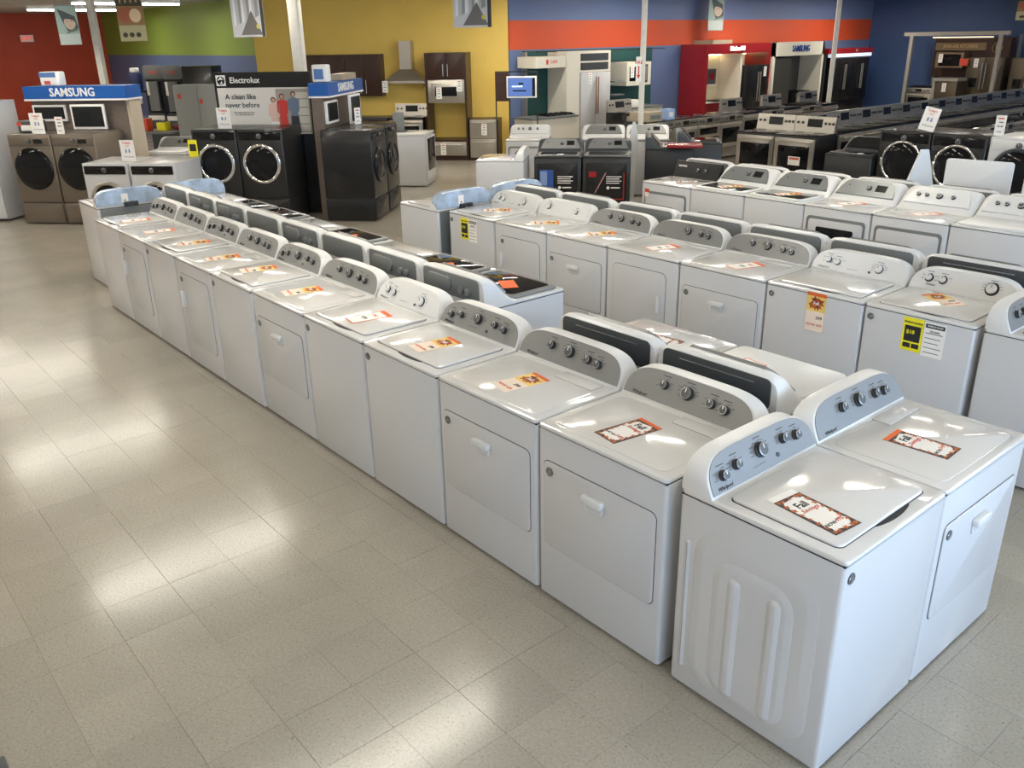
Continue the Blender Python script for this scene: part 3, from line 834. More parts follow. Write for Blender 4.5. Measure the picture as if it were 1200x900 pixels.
# ------------------------------------------------------------------ pair at the near end, fronts to the window side
WN = washer('w5', True, side=True); DN = dryer('d4', True, side=False)
place(WN, 'washing_machine', 0., .352, 0, 90, 'nearest white top-load washer, silver panel, stamped side, card on its lid', 'washing machine')
place(DN, 'tumble_dryer', 0., 1.075, 0, 90, 'white dryer beside the nearest washer, its front facing right', 'dryer')
card(CLEAFN, -.225, .19, .9182, 84, 'leaf-bordered price card on the lid of the nearest washer')
single('paper_slip', M(PAPER).box(-.07, .07, -.016, .016, 0, .001), -.374, .205, .918, 84, 'small white paper slip above the leaf-bordered card on the nearest lid', 'paper slip', tilt=(0, 0))
card(CLEAF, -.25, 1.02, .9072, 93, 'leaf-bordered price card on the dryer next to the nearest washer')

# ------------------------------------------------------------------ long front row, fronts to the aisle
E_ = [-.74, -1.50, -2.27, -3.0, -3.72, -4.48, -5.19, -5.93, -6.63, -7.37, -8.07]
CX = [(a + b) / 2 for a, b in zip(E_, E_[1:])]; WX = [a - b - .010 for a, b in zip(E_, E_[1:])]
WX[0] = .745; WX[1] = .755
GR = 'laundry machines of the long row along the aisle'
def sq(fn, *a, **k):                            # the squarer console of the farther machines
    SQ[0] = True; t = fn(*a, **k); SQ[0] = False; return t
rowA = [
 (dryer('d4', True, w=round(WX[0], 3)), 'tumble_dryer', 'white dryer with pull-down door, first in the long row, behind the nearest washer'),
 (dryer('d4', True, w=round(WX[1], 3)), 'tumble_dryer', 'white dryer with pull-down door, second in the long row, yellow-topped card on it'),
 (washer('w5', True, w=round(WX[2], 3)), 'washing_machine', 'white washer with five knobs, third in the long row, beside the white-panelled washer'),
 (washer('w3', False, w=round(WX[3], 3)), 'washing_machine', 'washer with all-white three-knob console, fourth in the long aisle row'),
 (dryer('d4', True, w=round(WX[4], 3)), 'tumble_dryer', 'dryer with pull-down door, fifth in the long row, left of the all-white console'),
 (washer('w5', True, w=round(WX[5], 3)), 'washing_machine', 'sixth machine of the long row, a washer with five knobs and glossy lid'),
 (sq(dryer, 'd4', True, w=round(WX[6], 3), door='left'), 'tumble_dryer', 'seventh machine of the long row, a dryer with side-hinged door and slim handle'),
 (sq(washer, 'w5', True, w=round(WX[7], 3), brand=None), 'washing_machine', 'eighth machine of the long row, a washer between two side-hinged dryers'),
 (sq(dryer, 'd4', True, w=round(WX[8], 3), door='left', brand=None), 'tumble_dryer', 'ninth machine of the long row, the farther dryer with a side-hinged door'),
 (sq(washer, 'w5', True, w=round(WX[9], 3), brand=None, badge=False), 'washing_machine', 'last front-facing washer of the long row, next to the film-wrapped machine'),
]
for k, (t, nm, lab) in enumerate(rowA):
    place(t, nm, CX[k], .004 if k < 5 else -.006, 0, 0, lab, 'washing machine' if nm[0] == 'w' else 'dryer', GR)
BADGE_D = M(INK).rbox(-.022, .022, -.003, 0, -.007, .007, .003, .001, 'y').mesh('name_badge')
for k in (6, 7, 8, 9):
    pass
cd = [(CLEAF, -1.155, .225, 9, .9072, 'leaf-bordered price card on the first dryer of the long row'),
      (CHARV, -1.90, .25, 9, .9072, 'yellow and orange topped price card on the second dryer of the long row'),
      (CHARV, -2.63, .25, 8, .9185, 'price card with orange leaves on the five-knob washer, third in the long row'),
      (CPLAIN, -3.33, .25, 10, .9185, 'white and orange card on the washer with the all-white console'),
      (CHARV, -4.20, .25, 12, .9072, 'peach price card with leaves on the fifth machine of the long row'),
      (CHARV, -4.95, .28, 14, .9185, 'peach price card on the sixth machine of the long row'),
      (CHARV, -5.55, .25, 10, .9072, 'peach price card on the seventh machine of the long row'),
      (CHARV, -6.20, .27, 10, .9185, 'peach price card on the eighth machine of the long row'),
      (CPLAIN, -6.98, .25, 10, .9072, 'white card with red print on the ninth machine of the long row'),
      (CPLAIN, -7.62, .25, 10, .9185, 'white card with red print on the last front-facing washer of the long row')]
for t, x, y, d, z, lab in cd: card(t, x, y, z, -d, lab)

# far end of the block: two machines seen from behind, still in blue film
FW = washer('w5', True, brand=None); FD = dryer('d4', True, brand=None, w=.70)
place(backed(FW, .70), 'washing_machine', -9.385, .545, 0, -90, 'washer turned away at the far end of the long row, blue film on its back', 'washing machine')
place(backed(FD, .70, tag=False), 'tumble_dryer', -9.385, 1.27, 0, -90, 'second turned-away machine at the far end, blue film console behind the long row', 'dryer')

# ------------------------------------------------------------------ row back to back with the long row (seen over the consoles)
HWo = hump('washer', 'oval', 'silver'); HDp = hump('dryer', 'plain', 'silver')
HWs = hump('solid', 'slot', 'silver', w=.685)
Bspec = [('w', 'nearest far-facing washer, dark glass lid, its bare side showing at the gap'),
         ('w', 'far-facing washer with dark glass lid, second from the gap'), ('d', 'far-facing dryer with plain top and white card, third from the gap'),
         ('w', 'far-facing washer with dark lid and two cards, fourth from the gap'), ('d', 'far-facing dryer with orange card on plain white top, fifth from the gap'),
         ('w', 'far-facing glass-lid washer, sixth from the gap'), ('w', 'far-facing glass-lid washer, seventh from the gap'), ('d', 'farthest of the far-facing machines, beside the blue film console')]
for k, (q, lab) in enumerate(Bspec):
    x = -3.005 - .705 * k - .35
    place(HWo if q == 'w' else HDp, 'washing_machine' if q == 'w' else 'tumble_dryer', x, 1.60, 0, 180, lab, 'washing machine' if q == 'w' else 'dryer', 'far-facing machines behind the long row')
place(HWs, 'washing_machine', -1.145, 1.50, 0, 180, 'white top-loader behind the first dryers, dark slot in its console back, nearer of two', 'washing machine')
place(hump('dryer', 'slot', 'silver', w=.70), 'tumble_dryer', -1.855, 1.50, 0, 180, 'white far-facing dryer, dark slot in its console back, farther of two', 'dryer')
card(CPLAIN, -1.27, 1.17, .926, 170, 'orange and white card on the nearer machine with a slotted console back')
card(CLEAF, -1.86, 1.24, .9075, 95, 'leaf-bordered card on the farther machine with a dark slot in its console back')
SHEET = M(OLIVE).box(-.24, .24, -.16, .16, 0, .001).mesh('sheet')
for k, x in ((0, -3.36), (1, -4.06), (3, -5.47)):
    card(CORNG, x + .08, 1.33, .931, 60, ['orange card on the nearest dark glass lid of the far-facing row', 'orange card on the second dark glass lid of the far-facing row', '', 'orange card on the third dark glass lid of the far-facing row'][k])
card(CPLAIN, -4.75, 1.33, .9075, 80, 'white card with orange edge on the plain top between dark glass lids')
card(CORNG, -6.18, 1.33, .9075, 75, 'orange card on the plain white top beyond the third glass lid')
card(CPLAIN, -6.88, 1.30, .931, 80, 'small white card on the glass lid beyond the orange-carded white top')

# ------------------------------------------------------------------ second island: near side, fronts to the aisle
EC = [-5.90, -5.17, -4.45, -3.71, -2.95, -2.18, -1.45, -.76]
CC = [(a + b) / 2 for a, b in zip(EC, EC[1:])]
GC = 'laundry machines on the near side of the second island'
rowC = [(washer('w3', False, w=.705), 'washing_machine', 'white-panelled washer with a yellow energy label, left end of the second island'),
        (sq(dryer, 'd2', False, w=.705, door='left', brand=None), 'tumble_dryer', 'dryer with all-white two-knob console, second machine of the second island'),
        (dryer('d4', True, w=.725), 'tumble_dryer', 'silver-panelled pull-door dryer, third machine of the second island'),
        (dryer('d3', True, w=.745, door='right'), 'tumble_dryer', 'silver-panelled dryer with side-hinged door, fourth machine of the second island'),
        (dryer('d4', True, w=.755), 'tumble_dryer', 'silver-panelled pull-door dryer, fifth machine of the second island'),
        (washer('w3', False, w=.715), 'washing_machine', 'all-white washer with a long orange tag hanging on its front'),
        (washer('a3', False, 'Amana', w=.68), 'washing_machine', 'all-white washer with large dark-ringed dials and yellow energy label')]
for k, (t, nm, lab) in enumerate(rowC):
    place(t, nm, CC[k], 2.745, 0, 0, lab, 'washing machine' if nm[0] == 'w' else 'dryer', GC)
place(backed(FW, .70), 'washing_machine', -6.665, 3.02, 0, -90, 'turned-away washer at the left end of the second island, blue film back, hoses showing', 'washing machine')
place(backed(FD, .70, tag=False), 'tumble_dryer', -6.665, 3.75, 0, -90, 'turned-away dryer behind the film-backed washer of the second island', 'dryer')
place(washer('a3', True, None), 'washing_machine', -.045, 3.10, 0, 90, 'washer at the right picture edge, plain side, chrome-knobbed panel facing right', 'washing machine')
for t, x, y, z, d, lab in [(CHARV, -5.50, 3.05, .9185, -40, 'peach card on the energy-labelled washer at the left end of the second island'),
        (CHARV, -4.74, 3.00, .9075, -40, 'peach card on the two-knob dryer of the second island'), (CHARV, -4.05, 3.02, .9075, -30, 'peach card on the third machine of the second island'),
        (CPLAIN, -3.33, 3.00, .9075, -20, 'white card with orange frame on the side-hinged dryer of the second island'),
        (CPLAIN, -2.52, 2.98, .9075, -20, 'white card with orange frame on the fifth machine of the second island'),
        (CHARV, -1.12, 3.10, .9185, 60, 'peach card on the lid of the washer with dark-ringed dials')]: card(t, x, y, z, d, lab)
card(CHARV, -1.78, 2.741, .765, 0, 'long orange and yellow tag hanging on the front of an all-white washer', tilt=(PI / 2, 0))
place(ENERGY, 'energy_label', -1.06, 2.743, .77, 0, 'yellow and white energy label on the washer with dark-ringed dials', 'energy label')
place(ENERGY, 'energy_label', -5.57, 2.743, .76, 0, 'yellow and white energy label at the left end of the second island', 'energy label')

# far side of the second island: consoles seen from behind
GD = 'machines on the far side of the second island, backs of consoles showing'
DB = hump('dryer', 'plain', 'silver', w=.71)
Dl = ['far-facing machine behind the energy-labelled washer at the left end of the second island', 'far-facing machine behind the two-knob white console', 'far-facing machine behind the third console of the second island',
      'far-facing machine behind the fourth console of the second island', 'far-facing machine behind the fifth console of the second island', 'far-facing machine behind the white console with the hanging tag',
      'far-facing machine behind the dark-ringed dials']
for k, x in enumerate((-5.45, -4.74, -3.985, -3.265, -2.555, -1.85, -1.12)):
    place(DB if k < 6 else hump('washer', 'slot', 'silver', w=.71), 'washing_machine' if k % 2 else 'tumble_dryer', x, 4.22, 0, 180, Dl[k], 'washing machine' if k % 2 else 'dryer', GD)

# ------------------------------------------------------------------ third island, fronts to the aisle
EE = [-5.78, -5.06, -4.34, -3.62, -2.90, -2.17, -1.45, -.74]
CE = [(a + b) / 2 for a, b in zip(EE, EE[1:])]
GE_ = 'machines on the near side of the third island'
rowE = [(hump('dryer', 'plain', None, w=.71), 'tumble_dryer', 'white dryer with a black control console, left end of the third island'),
        (hump('washer', 'plain', 'grey', w=.71), 'washing_machine', 'white glass-lid washer beside the black-console dryer'),
        (hump('washer', 'plain', 'grey', w=.71), 'washing_machine', 'second glass-lid washer of the third island, left of the dark-windowed dryer'),
        (hump('window', 'plain', 'grey', w=.71), 'tumble_dryer', 'white dryer with a dark window in its door, third island'),
        (hump('dryer', 'plain', 'white', w=.72), 'tumble_dryer', 'white dryer with framed door and four white knobs, third island'),
        (hump('solid', 'plain', 'white', w=.71), 'washing_machine', 'white washer with solid lid and white knobs, right part of the third island'),
        (hump('dryer', 'plain', 'white', w=.70), 'tumble_dryer', 'white dryer at the right end of the third island')]
for k, (t, nm, lab) in enumerate(rowE):
    if k == 0:
        t.p = [q for q in t.p if q[0] not in ('console', 'console_back')] if False else t.p
        bc = M(BLKEN).loft([[(s * .335, y, z) for y, z in ((.52, .906), (.60, 1.085), (.63, 1.085), (.63, .906))] for s in (-1, 1)])
        ci = [i for i, q in enumerate(t.p) if q[0] == 'console'][0]
        t.p[ci] = ('console', bc.mesh('console'), None, (0, 0, 0), (0, 0, 0), 'black control console')
        f = lambda x, z: (x, .52 + .08 * (z - .906) / .179 - .002, z)
        for x in (.02, .13): t.add('knob', m_knob(.018, .02, 'knob_skirt', 'chrome'), ci, f(x, 1.0), (math.atan2(.179, .08), 0, 0))
        t.add('lettering', text('MAYTAG', .03, PAPER, True), ci, f(-.22, 1.03), (math.atan2(.179, .08), 0, 0))
    place(t, nm, CE[k], 5.50, 0, 0, lab, 'washing machine' if nm[0] == 'w' else 'dryer', GE_)
card(CLEAFN, -5.33, 5.78, .9075, -50, 'pink and white card on the dryer with the black console', )
for k, (x, lab) in enumerate(((-4.68, 'price card on the glass lid beside the black-console dryer'), (-3.95, 'price card on the second glass lid of the third island'))):
    card(CHARV, x, 5.72, .931, -35, lab)
card(CPLAIN, -3.28, 5.80, .9075, -30, 'white card on the dryer with the dark door window')
card(CPLAIN, -2.52, 5.78, .9075, -30, 'white card on the dryer with four white knobs')
card(CPLAIN, -1.50, 5.80, .931, -20, 'white card on the solid lid at the right of the third island')
single('star_sticker', M(REDINK).box(-.035, .035, -.002, 0, -.05, .05).fr(-.03, .03, -.045, .01, -.003, PAPER), -5.69, 5.496, .77, 0, 'small red and white sticker on the black-console dryer front', 'sticker')

# machines behind the third island with two lids standing open
GF = 'dark-backed machines behind the third island'
FB = hump('washer', 'plain', 'silver', w=.70)
for k in range(6):
    place(FB, 'washing_machine', -5.45 + .75 * k, 7.0, 0, 180, ['far-facing machine behind the black-console dryer', 'far-facing machine behind the first glass-lid washer of the third island', 'far-facing machine behind the second glass-lid washer of the third island',
        'far-facing machine behind the dark-windowed dryer', 'far-facing machine below the large open white lid', 'far-facing machine at the right behind the third island'][k], 'washing machine', GF)
single('open_lid', M(WPLA).rbox(-.30, .30, -.012, .012, 0, .40, .03, .006, 'y'), -2.42, 6.53, .930, 8, 'large square white washer lid standing open in front of the black front-loader', 'washer lid')
wl = M(WPLA).loft([[(x * s, y, z) for x, y in ((-.012, -.17), (.012, -.17), (.012, .17), (-.012, .17))] for z, s, in ((0, 1), (.02, 1))])
wl = M(WPLA).add([(-.02, -.17, 0), (.02, -.17, 0), (.02, .17, 0), (-.02, .17, 0), (-.012, -.03, .44), (.012, -.03, .44), (.012, .05, .44), (-.012, .05, .44)], [(3, 2, 1, 0), (4, 5, 6, 7), (0, 1, 5, 4), (1, 2, 6, 5), (2, 3, 7, 6), (3, 0, 4, 7)])
single('open_lid', wl, -3.02, 6.62, .935, -35, 'narrow white lid seen edge-on, standing left of the large square lid', 'washer lid')
single('white_board', M(WPLA).rbox(-.24, .24, -.01, .01, 0, .30, .02, .005, 'y'), -1.72, 6.42, .935, 4, 'white board standing at the right picture edge above the third island', 'board')

# front loaders beyond
FLb = frontloader(.69, .98, .29, 'black_enamel', 'chrome', 'black_glass', R=.265, r=.017, dh=.59)
FLw = frontloader(.69, .98, .29, 'white_enamel', 'dark_grey_plastic', 'white_plastic', R=.265, r=.022, dh=.59)
place(FLb, 'washing_machine', -4.49, 9.20, 0, 0, 'black front-loader with chrome door ring, left of the two beyond the third island', 'washing machine')
place(FLb, 'tumble_dryer', -3.79, 9.20, 0, 0, 'black front-loader with chrome door ring, right of the two, partly behind the open lid', 'dryer')
place(FLw, 'washing_machine', -3.07, 9.20, 0, 0, 'white front-loader with black door ring at the right picture edge', 'washing machine')
place(hump('washer', 'plain', 'black', w=.70, body='graphite_paint', topm='graphite_paint'), 'washing_machine', -5.22, 9.12, 0, 0, 'dark grey top-load washer left of the black front-loaders', 'washing machine')
place(STAND, 'sale_card', -4.28, 9.30, 1.28, 0, 'tall white sale card standing on the black front-loaders', 'sale card', tilt=(-.15, .18))
place(TAG, 'price_tag', -3.35, 9.25, 1.40, 0, 'small blue and white leaflet on the white front-loader at the right', 'leaflet')
single('booklet', M(PAPER).box(-.13, .13, -.002, .002, 0, .2).fr(-.1, .1, .13, .18, -.003, INK).disc(.0, .06, .05, None, -.003, MIDGREY), -2.80, 9.12, 1.02, 0, 'white leaflet with a round picture on the white front-loader door', 'leaflet')

# ------------------------------------------------------------------ dark display machines with magnetic panels
PS = (-8.37, 6.08)
DKW = hump('washer', 'plain', 'silver', w=.68, body='graphite_paint', topm='graphite_paint')
def magnet(colr):
    t = T(); t.add('panel', M(BLKEN).rbox(-.29, .29, -.006, 0, .14, .82, .02, .003, 'y').mesh('panel'))
    q = M(colr)
    if colr is BLUEINK: q.fr(-.26, -.06, .28, .72, -.007); q.fr(-.25, -.15, .5, .70, -.0075, mat('pale_blue_print', (.25, .35, .6), .5))
    else: q.fr(-.25, .26, .30, .315, -.007); q.fr(.245, .26, .30, .68, -.007); q.fr(-.25, -.14, .62, .70, -.007); q.flat([(-.16, .40), (-.15, .40), (.0, .68), (-.012, .68)], -.0075, mat('pale_red_print', (.8, .4, .35), .5))
    for k in range(4): q.fr(.0, .22 - .03 * (k % 2), .62 - k * .03, .632 - k * .03, -.007, PAPER)
    q.disc(.03, .47, .022, None, -.007, PAPER); q.fr(.07, .2, .462, .48, -.007, PAPER)
    q.disc(.09 if colr is BLUEINK else -.16, .33, .06, .04, -.007, mat('grey_print', (.5, .5, .5), .5))
    t.add('printed_art', q.mesh('printed_art', 0)); return t
for k, (c, lab) in enumerate(((BLUEINK, 'dark magnetic poster with blue print on a graphite washer front'), (mat('dark_red_print', (.35, .01, .01), .5), 'dark magnetic poster with red print on a graphite dryer front'))):
    x, y = diag(PS, .35 + .70 * k)
    place(DKW, 'washing_machine' if k == 0 else 'tumble_dryer', x, y, 0, A, ['graphite washer behind the blue-printed display panel', 'graphite dryer behind the red-printed display panel'][k], 'washing machine' if k == 0 else 'dryer')
    x, y = diag(PS, .35 + .70 * k, .002); place(magnet(c), 'magnetic_poster', x, y, 0, A, lab, 'poster')
    x, y = diag(PS, .9 + .74 * k, -2.1)
    place(hump('solid', 'plain', 'silver', w=.72, topm='silver_fascia'), 'washing_machine', x, y, 0, A, ['white washer with silver console, left behind the blue-printed panel machine', 'white washer with silver console, right behind the red-printed panel machine'][k], 'washing machine')
x, y = diag((-8.50, 5.50), -.29, -.30)
place(washer('w5', True, w=.70), 'washing_machine', x, y, 0, A - 90, 'white washer seen from its plain side, left of the blue-printed panel machine', 'washing machine')
x, y = diag((-10.10, 7.46), 0, 0)
place(hump('dryer', 'plain', 'white', w=.70), 'tumble_dryer', x, y, 0, A, 'white dryer with papers on top, behind the side-on white washer', 'dryer')
for k in range(2):
    x, y = diag((-7.80, 7.80), .38 + .5 * k, -.36 - .72 * k)
    o = place(hump('washer', 'plain', 'black', w=.70, body='graphite_paint', topm='graphite_paint'), 'washing_machine', x + U.x * .35, y + U.y * .35, 0, A + 90, ['graphite washer seen side-on right of the white column foot, red lid panel', 'graphite washer behind the side-on one with the red lid panel'][k], 'washing machine')
single('lid_cover', M(KRED).rbox(-.26, .26, -.17, .17, 0, .05, .04, .015), -7.28, 8.12, .945, A, 'glossy red cover lying on the side-on graphite washer', 'cover')
cone = M(WPLA).loft([[(x * a, y * a * .8, z) for x, y in ((-.07, -.06), (.07, -.06), (.07, .06), (-.07, .06))] for z, a in ((0, .45), (.55, .6), (.86, 1.0), (1.04, .9), (1.26, .3))])
single('plastic_guard', cone, -8.22, 8.04, 0, A, 'tall white pointed plastic guard standing by the thin white column', 'guard')

# ------------------------------------------------------------------ ranges
RK = rangeunit(); RS = rangeunit(backguard=False, grates=False, double=False); RD = rangeunit(backguard=False, double=True); RG = rangeunit(backguard=False, grates=True)
RSB = rangeunit(backguard=True)
for k in range(2):
    place(RK, 'kitchen_range', -7.90 + .765 * k, 10.80, 0, 0, ['stainless range with black glass top, left of the pair facing the washers', 'stainless range with a white label on its oven window, right of the pair'][k], 'range')
single('oven_label', M(PAPER).box(-.11, .11, -.003, 0, -.07, .07).fr(-.09, .09, .02, .055, -.004, REDINK), -7.10, 10.788, .50, 0, 'white label on the oven window of the right black-topped range', 'label')
l4 = ['first stainless slide-in range right of the column', 'double-oven stainless range, second right of the column', 'stainless range with a small tag, third right of the column', 'stainless range, fourth right of the column', 'stainless range near the red kitchen display, fifth from the column',
      'stainless range, sixth from the column', 'stainless range, seventh from the column', 'stainless range, eighth from the column']
for k in range(8):
    place([RS, RD, RS, RSB][k % 4] if k < 4 else [RG, RSB][k % 2], 'kitchen_range', -10.42, 12.02 + .765 * k, 0, 90, l4[k], 'range', 'stainless ranges right of the column')
place(TAG, 'price_tag', -10.405, 13.9, .42, 90, 'white tag on the oven window of the third range right of the column', 'price tag')
for k in range(13):
    place(RSB, 'kitchen_range', -6.86, 12.10 + .765 * k, 0, 90, ['range with steel backguard directly behind the black-topped pair, first of the long line'][0] if k == 0 else '%s range with a backguard in the long line, counted from the black-topped pair' % ORD[k], 'range', 'ranges with backguards in the long line')
for k in range(7):
    place(RG if k > 1 else RS, 'kitchen_range', -5.42, 11.2 + .765 * k, 0, 90, '%s slide-in range of the line behind the black front-loaders, counted from its near end' % ORD[k], 'range', 'slide-in ranges behind the black front-loaders')
single('carton', M(mat('beige_carton', (.42, .35, .25), .7)).box(-.2, .2, -.25, .25, 0, .17).box(-.15, .15, -.252, .2, .04, .12, MIDGREY), -10.72, 11.15, .925, 90, 'beige carton on the dark counter left of the stainless ranges', 'carton')
place(rangeunit(backguard=False, grates=False), 'kitchen_range', -10.42, 11.25, 0, 90, 'range under the beige carton, left end of the stainless ranges', 'range')
single('carton', M(mat('pale_blue_carton', (.35, .5, .78), .5)).box(-.11, .11, -.1, .1, 0, .2).box(-.06, .06, -.102, .0, .05, .14, PAPER), -10.62, 11.68, .925, 90, 'small pale blue carton beside the beige one', 'carton')
place(RSB.cp(), 'kitchen_range', -12.2, 12.6, 0, 90, 'white range with a dark display, behind the thin white column', 'range')

# ------------------------------------------------------------------ columns, banners, exit sign
def column(x, y, r=.075, arrow=None):
    t = T(); t.add('post', M(COLP).rbox(-r, r, -r, r, 0, CEIL - .002, .012, 0).mesh('post'))
    t.add('base_plate', M(MIDGREY).rbox(-r - .03, r + .03, -r - .03, r + .03, 0, .02, .01, .003).mesh('base_plate'))
    return t
place(column(0, 0, .06), 'column', -17.0, 2.9, 0, A, 'thin white column in front of the red wall', 'column')
place(column(0, 0, .085), 'column', -12.35, 4.60, 0, A, 'thick white column between the white sign board and the dark wall cabinets', 'column')
place(column(0, 0, .052), 'column', -10.10, 10.30, 0, A, 'white column with a red arrow sign, in the middle of the hall', 'column')
place(column(0, 0, .052), 'column', -11.0, 18.3, 0, A, 'white column in front of the silver-framed fridge display at the right', 'column')
sg = T(); sg.add('plate', M(PAPER).box(-.05, .05, -.004, 0, -.22, .22).mesh('plate'))
sg.add('lettering', text('FIRE', .075, REDINK, True), None, (0, -.005, .12), XUP)
sg.add('arrow', M(REDINK).fr(-.012, .012, -.10, .06, -.005).flat([(-.035, -.09), (.035, -.09), (0, -.16)], -.005).mesh('arrow', 0))
place(sg, 'fire_sign', -10.085 + N.x * .062 - U.x * .07, 10.285 + N.y * .062 - U.y * .07, 1.92, A, 'white sign with a red arrow on the middle column', 'sign')
ex = T(); ex.add('box', M(PAPER).rbox(-.18, .18, 0, .08, -.1, .1, .01, .004, 'y').mesh('box'))
ex.add('lettering', text('EXIT', .15, mat('exit_red', (.9, .12, .08), .5, emit=1.), True), None, (0, -.003, 0), XUP)
place(ex, 'exit_sign', -29.9, 4.62, 2.74, 90, 'small white sign with red EXIT letters on the red wall', 'exit sign')
TEALP = mat('pale_teal_print', (.27, .36, .34), .7)
def banner(kind, w, h, z):
    t = T(); zt = h
    base = {'baby': TEALP, 'bread': mat('bread_brown', (.30, .17, .08), .7), 'wash': mat('pale_grey_print', (.55, .56, .57), .7)}[kind]
    t.add('panel', M(base).box(-w / 2, w / 2, -.003, .003, 0, h).mesh('panel'))
    q = M(INK)
    if kind == 'baby':
        q.flat([(-.38 * w, .92 * h), (-.1 * w, .86 * h), (.40 * w, .72 * h), (.49 * w, .42 * h), (-.02 * w, .34 * h), (-.12 * w, .45 * h), (-.22 * w, .62 * h)], -.004, mat('dark_towel_print', (.06, .08, .08), .7))
        q.flat([(-.15 * w, .28 * h), (.0, .36 * h), (.45 * w, .42 * h), (.45 * w, .36 * h), (.05 * w, .31 * h)], -.0045, mat('towel_fold_print', (.12, .15, .14), .7))
        q.disc(.12 * w, .56 * h, .27 * w, .17 * h, -.005, mat('pale_face_print', (.46, .36, .29), .7), 20); q.flat([(-.22 * w, .66 * h), (-.05 * w, .76 * h), (.3 * w, .70 * h), (.42 * w, .55 * h), (.30 * w, .62 * h), (.1 * w, .66 * h)], -.0052, mat('dark_towel_print', (.06, .08, .08), .7))
        for sx in (.02, .19): q.disc(sx * w, .60 * h, .022 * w, .012 * h, -.0055, INK, 8)
        q.disc(.12 * w, .49 * h, .04 * w, .008 * h, -.0055, REDINK, 8)
        q.fr(-.49 * w, .49 * w, .01 * h, .28 * h, -.004, mat('towel_pale_print', (.42, .48, .46), .7))
    elif kind == 'bread':
        q.fr(-w / 2, w / 2, .66 * h, h, -.004, mat('crate_dark_print', (.07, .055, .035), .7))
        for k in range(5): q.flat([(-.4 * w + k * .2 * w, .98 * h), (-.33 * w + k * .2 * w, .98 * h), (-.28 * w + k * .2 * w, .72 * h), (-.33 * w + k * .2 * w, .72 * h)], -.0045, mat('wheat_print', (.5, .42, .25), .7))
        q.disc(-.15 * w, .50 * h, .32 * w, .14 * h, -.005, mat('crust_print', (.38, .12, .06), .7)); q.disc(.18 * w, .48 * h, .22 * w, .13 * h, -.0055, mat('crumb_print', (.75, .58, .36), .7))
        q.fr(-w / 2, w / 2, .0, .30 * h, -.004, mat('cloth_print', (.45, .42, .24), .7))
        for k in range(3): q.disc((-.3 + .25 * k) * w, .12 * h, .1 * w, .05 * h, -.005, mat('crate_dark_print', (.07, .055, .035), .7), 7)
    else:
        G = [mat('fold_%s' % n, (v, v, v * 1.02), .7) for n, v in (('pale', .75), ('mid', .48), ('dark', .28))]
        for k in range(9):
            x0 = (-.42 + .085 * k) * w; q.flat([(x0, h), (x0 + .06 * w, h), (x0 + .05 * w + .004 * k, (.25 + .02 * k) * h), (x0 - .02 * w, (.2 + .02 * k) * h)], -.004 - k * .0001, G[k % 3])
        q.flat([(-.25 * w, .04 * h), (.42 * w, .04 * h), (.12 * w, .5 * h)], -.0055, mat('path_print', (.16, .15, .14), .7))
        q.disc(.3 * w, .2 * h, .06 * w, .05 * h, -.006, mat('basket_print', (.55, .5, .1), .7), 8)
        q.fr(.40 * w, .5 * w, 0, h, -.005, mat('black_frame_print', (.05, .05, .05), .7))
    t.add('printed_picture', q.mesh('printed_picture', 0))
    t.add('hanging_rail', M(MIDGREY).box(-w / 2, w / 2, -.006, .006, h - .01, h + .012).mesh('hanging_rail'))
    for sx in (-.4, .4): t.add('cord', M(MIDGREY).rod((w * sx, 0, h), (w * sx, 0, CEIL - z), .0025, 5).mesh('cord'))
    return t
place(banner('baby', .42, .66, 2.52), 'banner', -17.0, 2.45, 2.52, A, 'hanging banner of a baby wrapped in a towel, in front of the red wall', 'banner')
x, y = -15.6, 3.13
place(banner('bread', .50, .86, 2.56), 'banner', x, y, 2.56, A, 'hanging banner with bread and food print, left of the green wall', 'banner')
place(banner('wash', .58, .84, 2.59), 'banner', -14.0, 4.56, 2.59, A, 'hanging banner of pale drapes against the green wall', 'banner')
place(banner('wash', .64, .77, 2.67), 'banner', -11.08, 7.16, 2.67, A, 'hanging banner of pale drapes against the yellow wall', 'banner')
place(banner('baby', .62, .85, 2.58), 'banner', -13.7, 17.08, 2.58, 90, 'hanging banner of a baby against the blue and orange wall', 'banner')
place(banner('bread', .8, .72, 2.70), 'banner', -9.0, 24.6, 2.70, 0, 'hanging banner at the top right corner of the dark blue wall', 'banner')

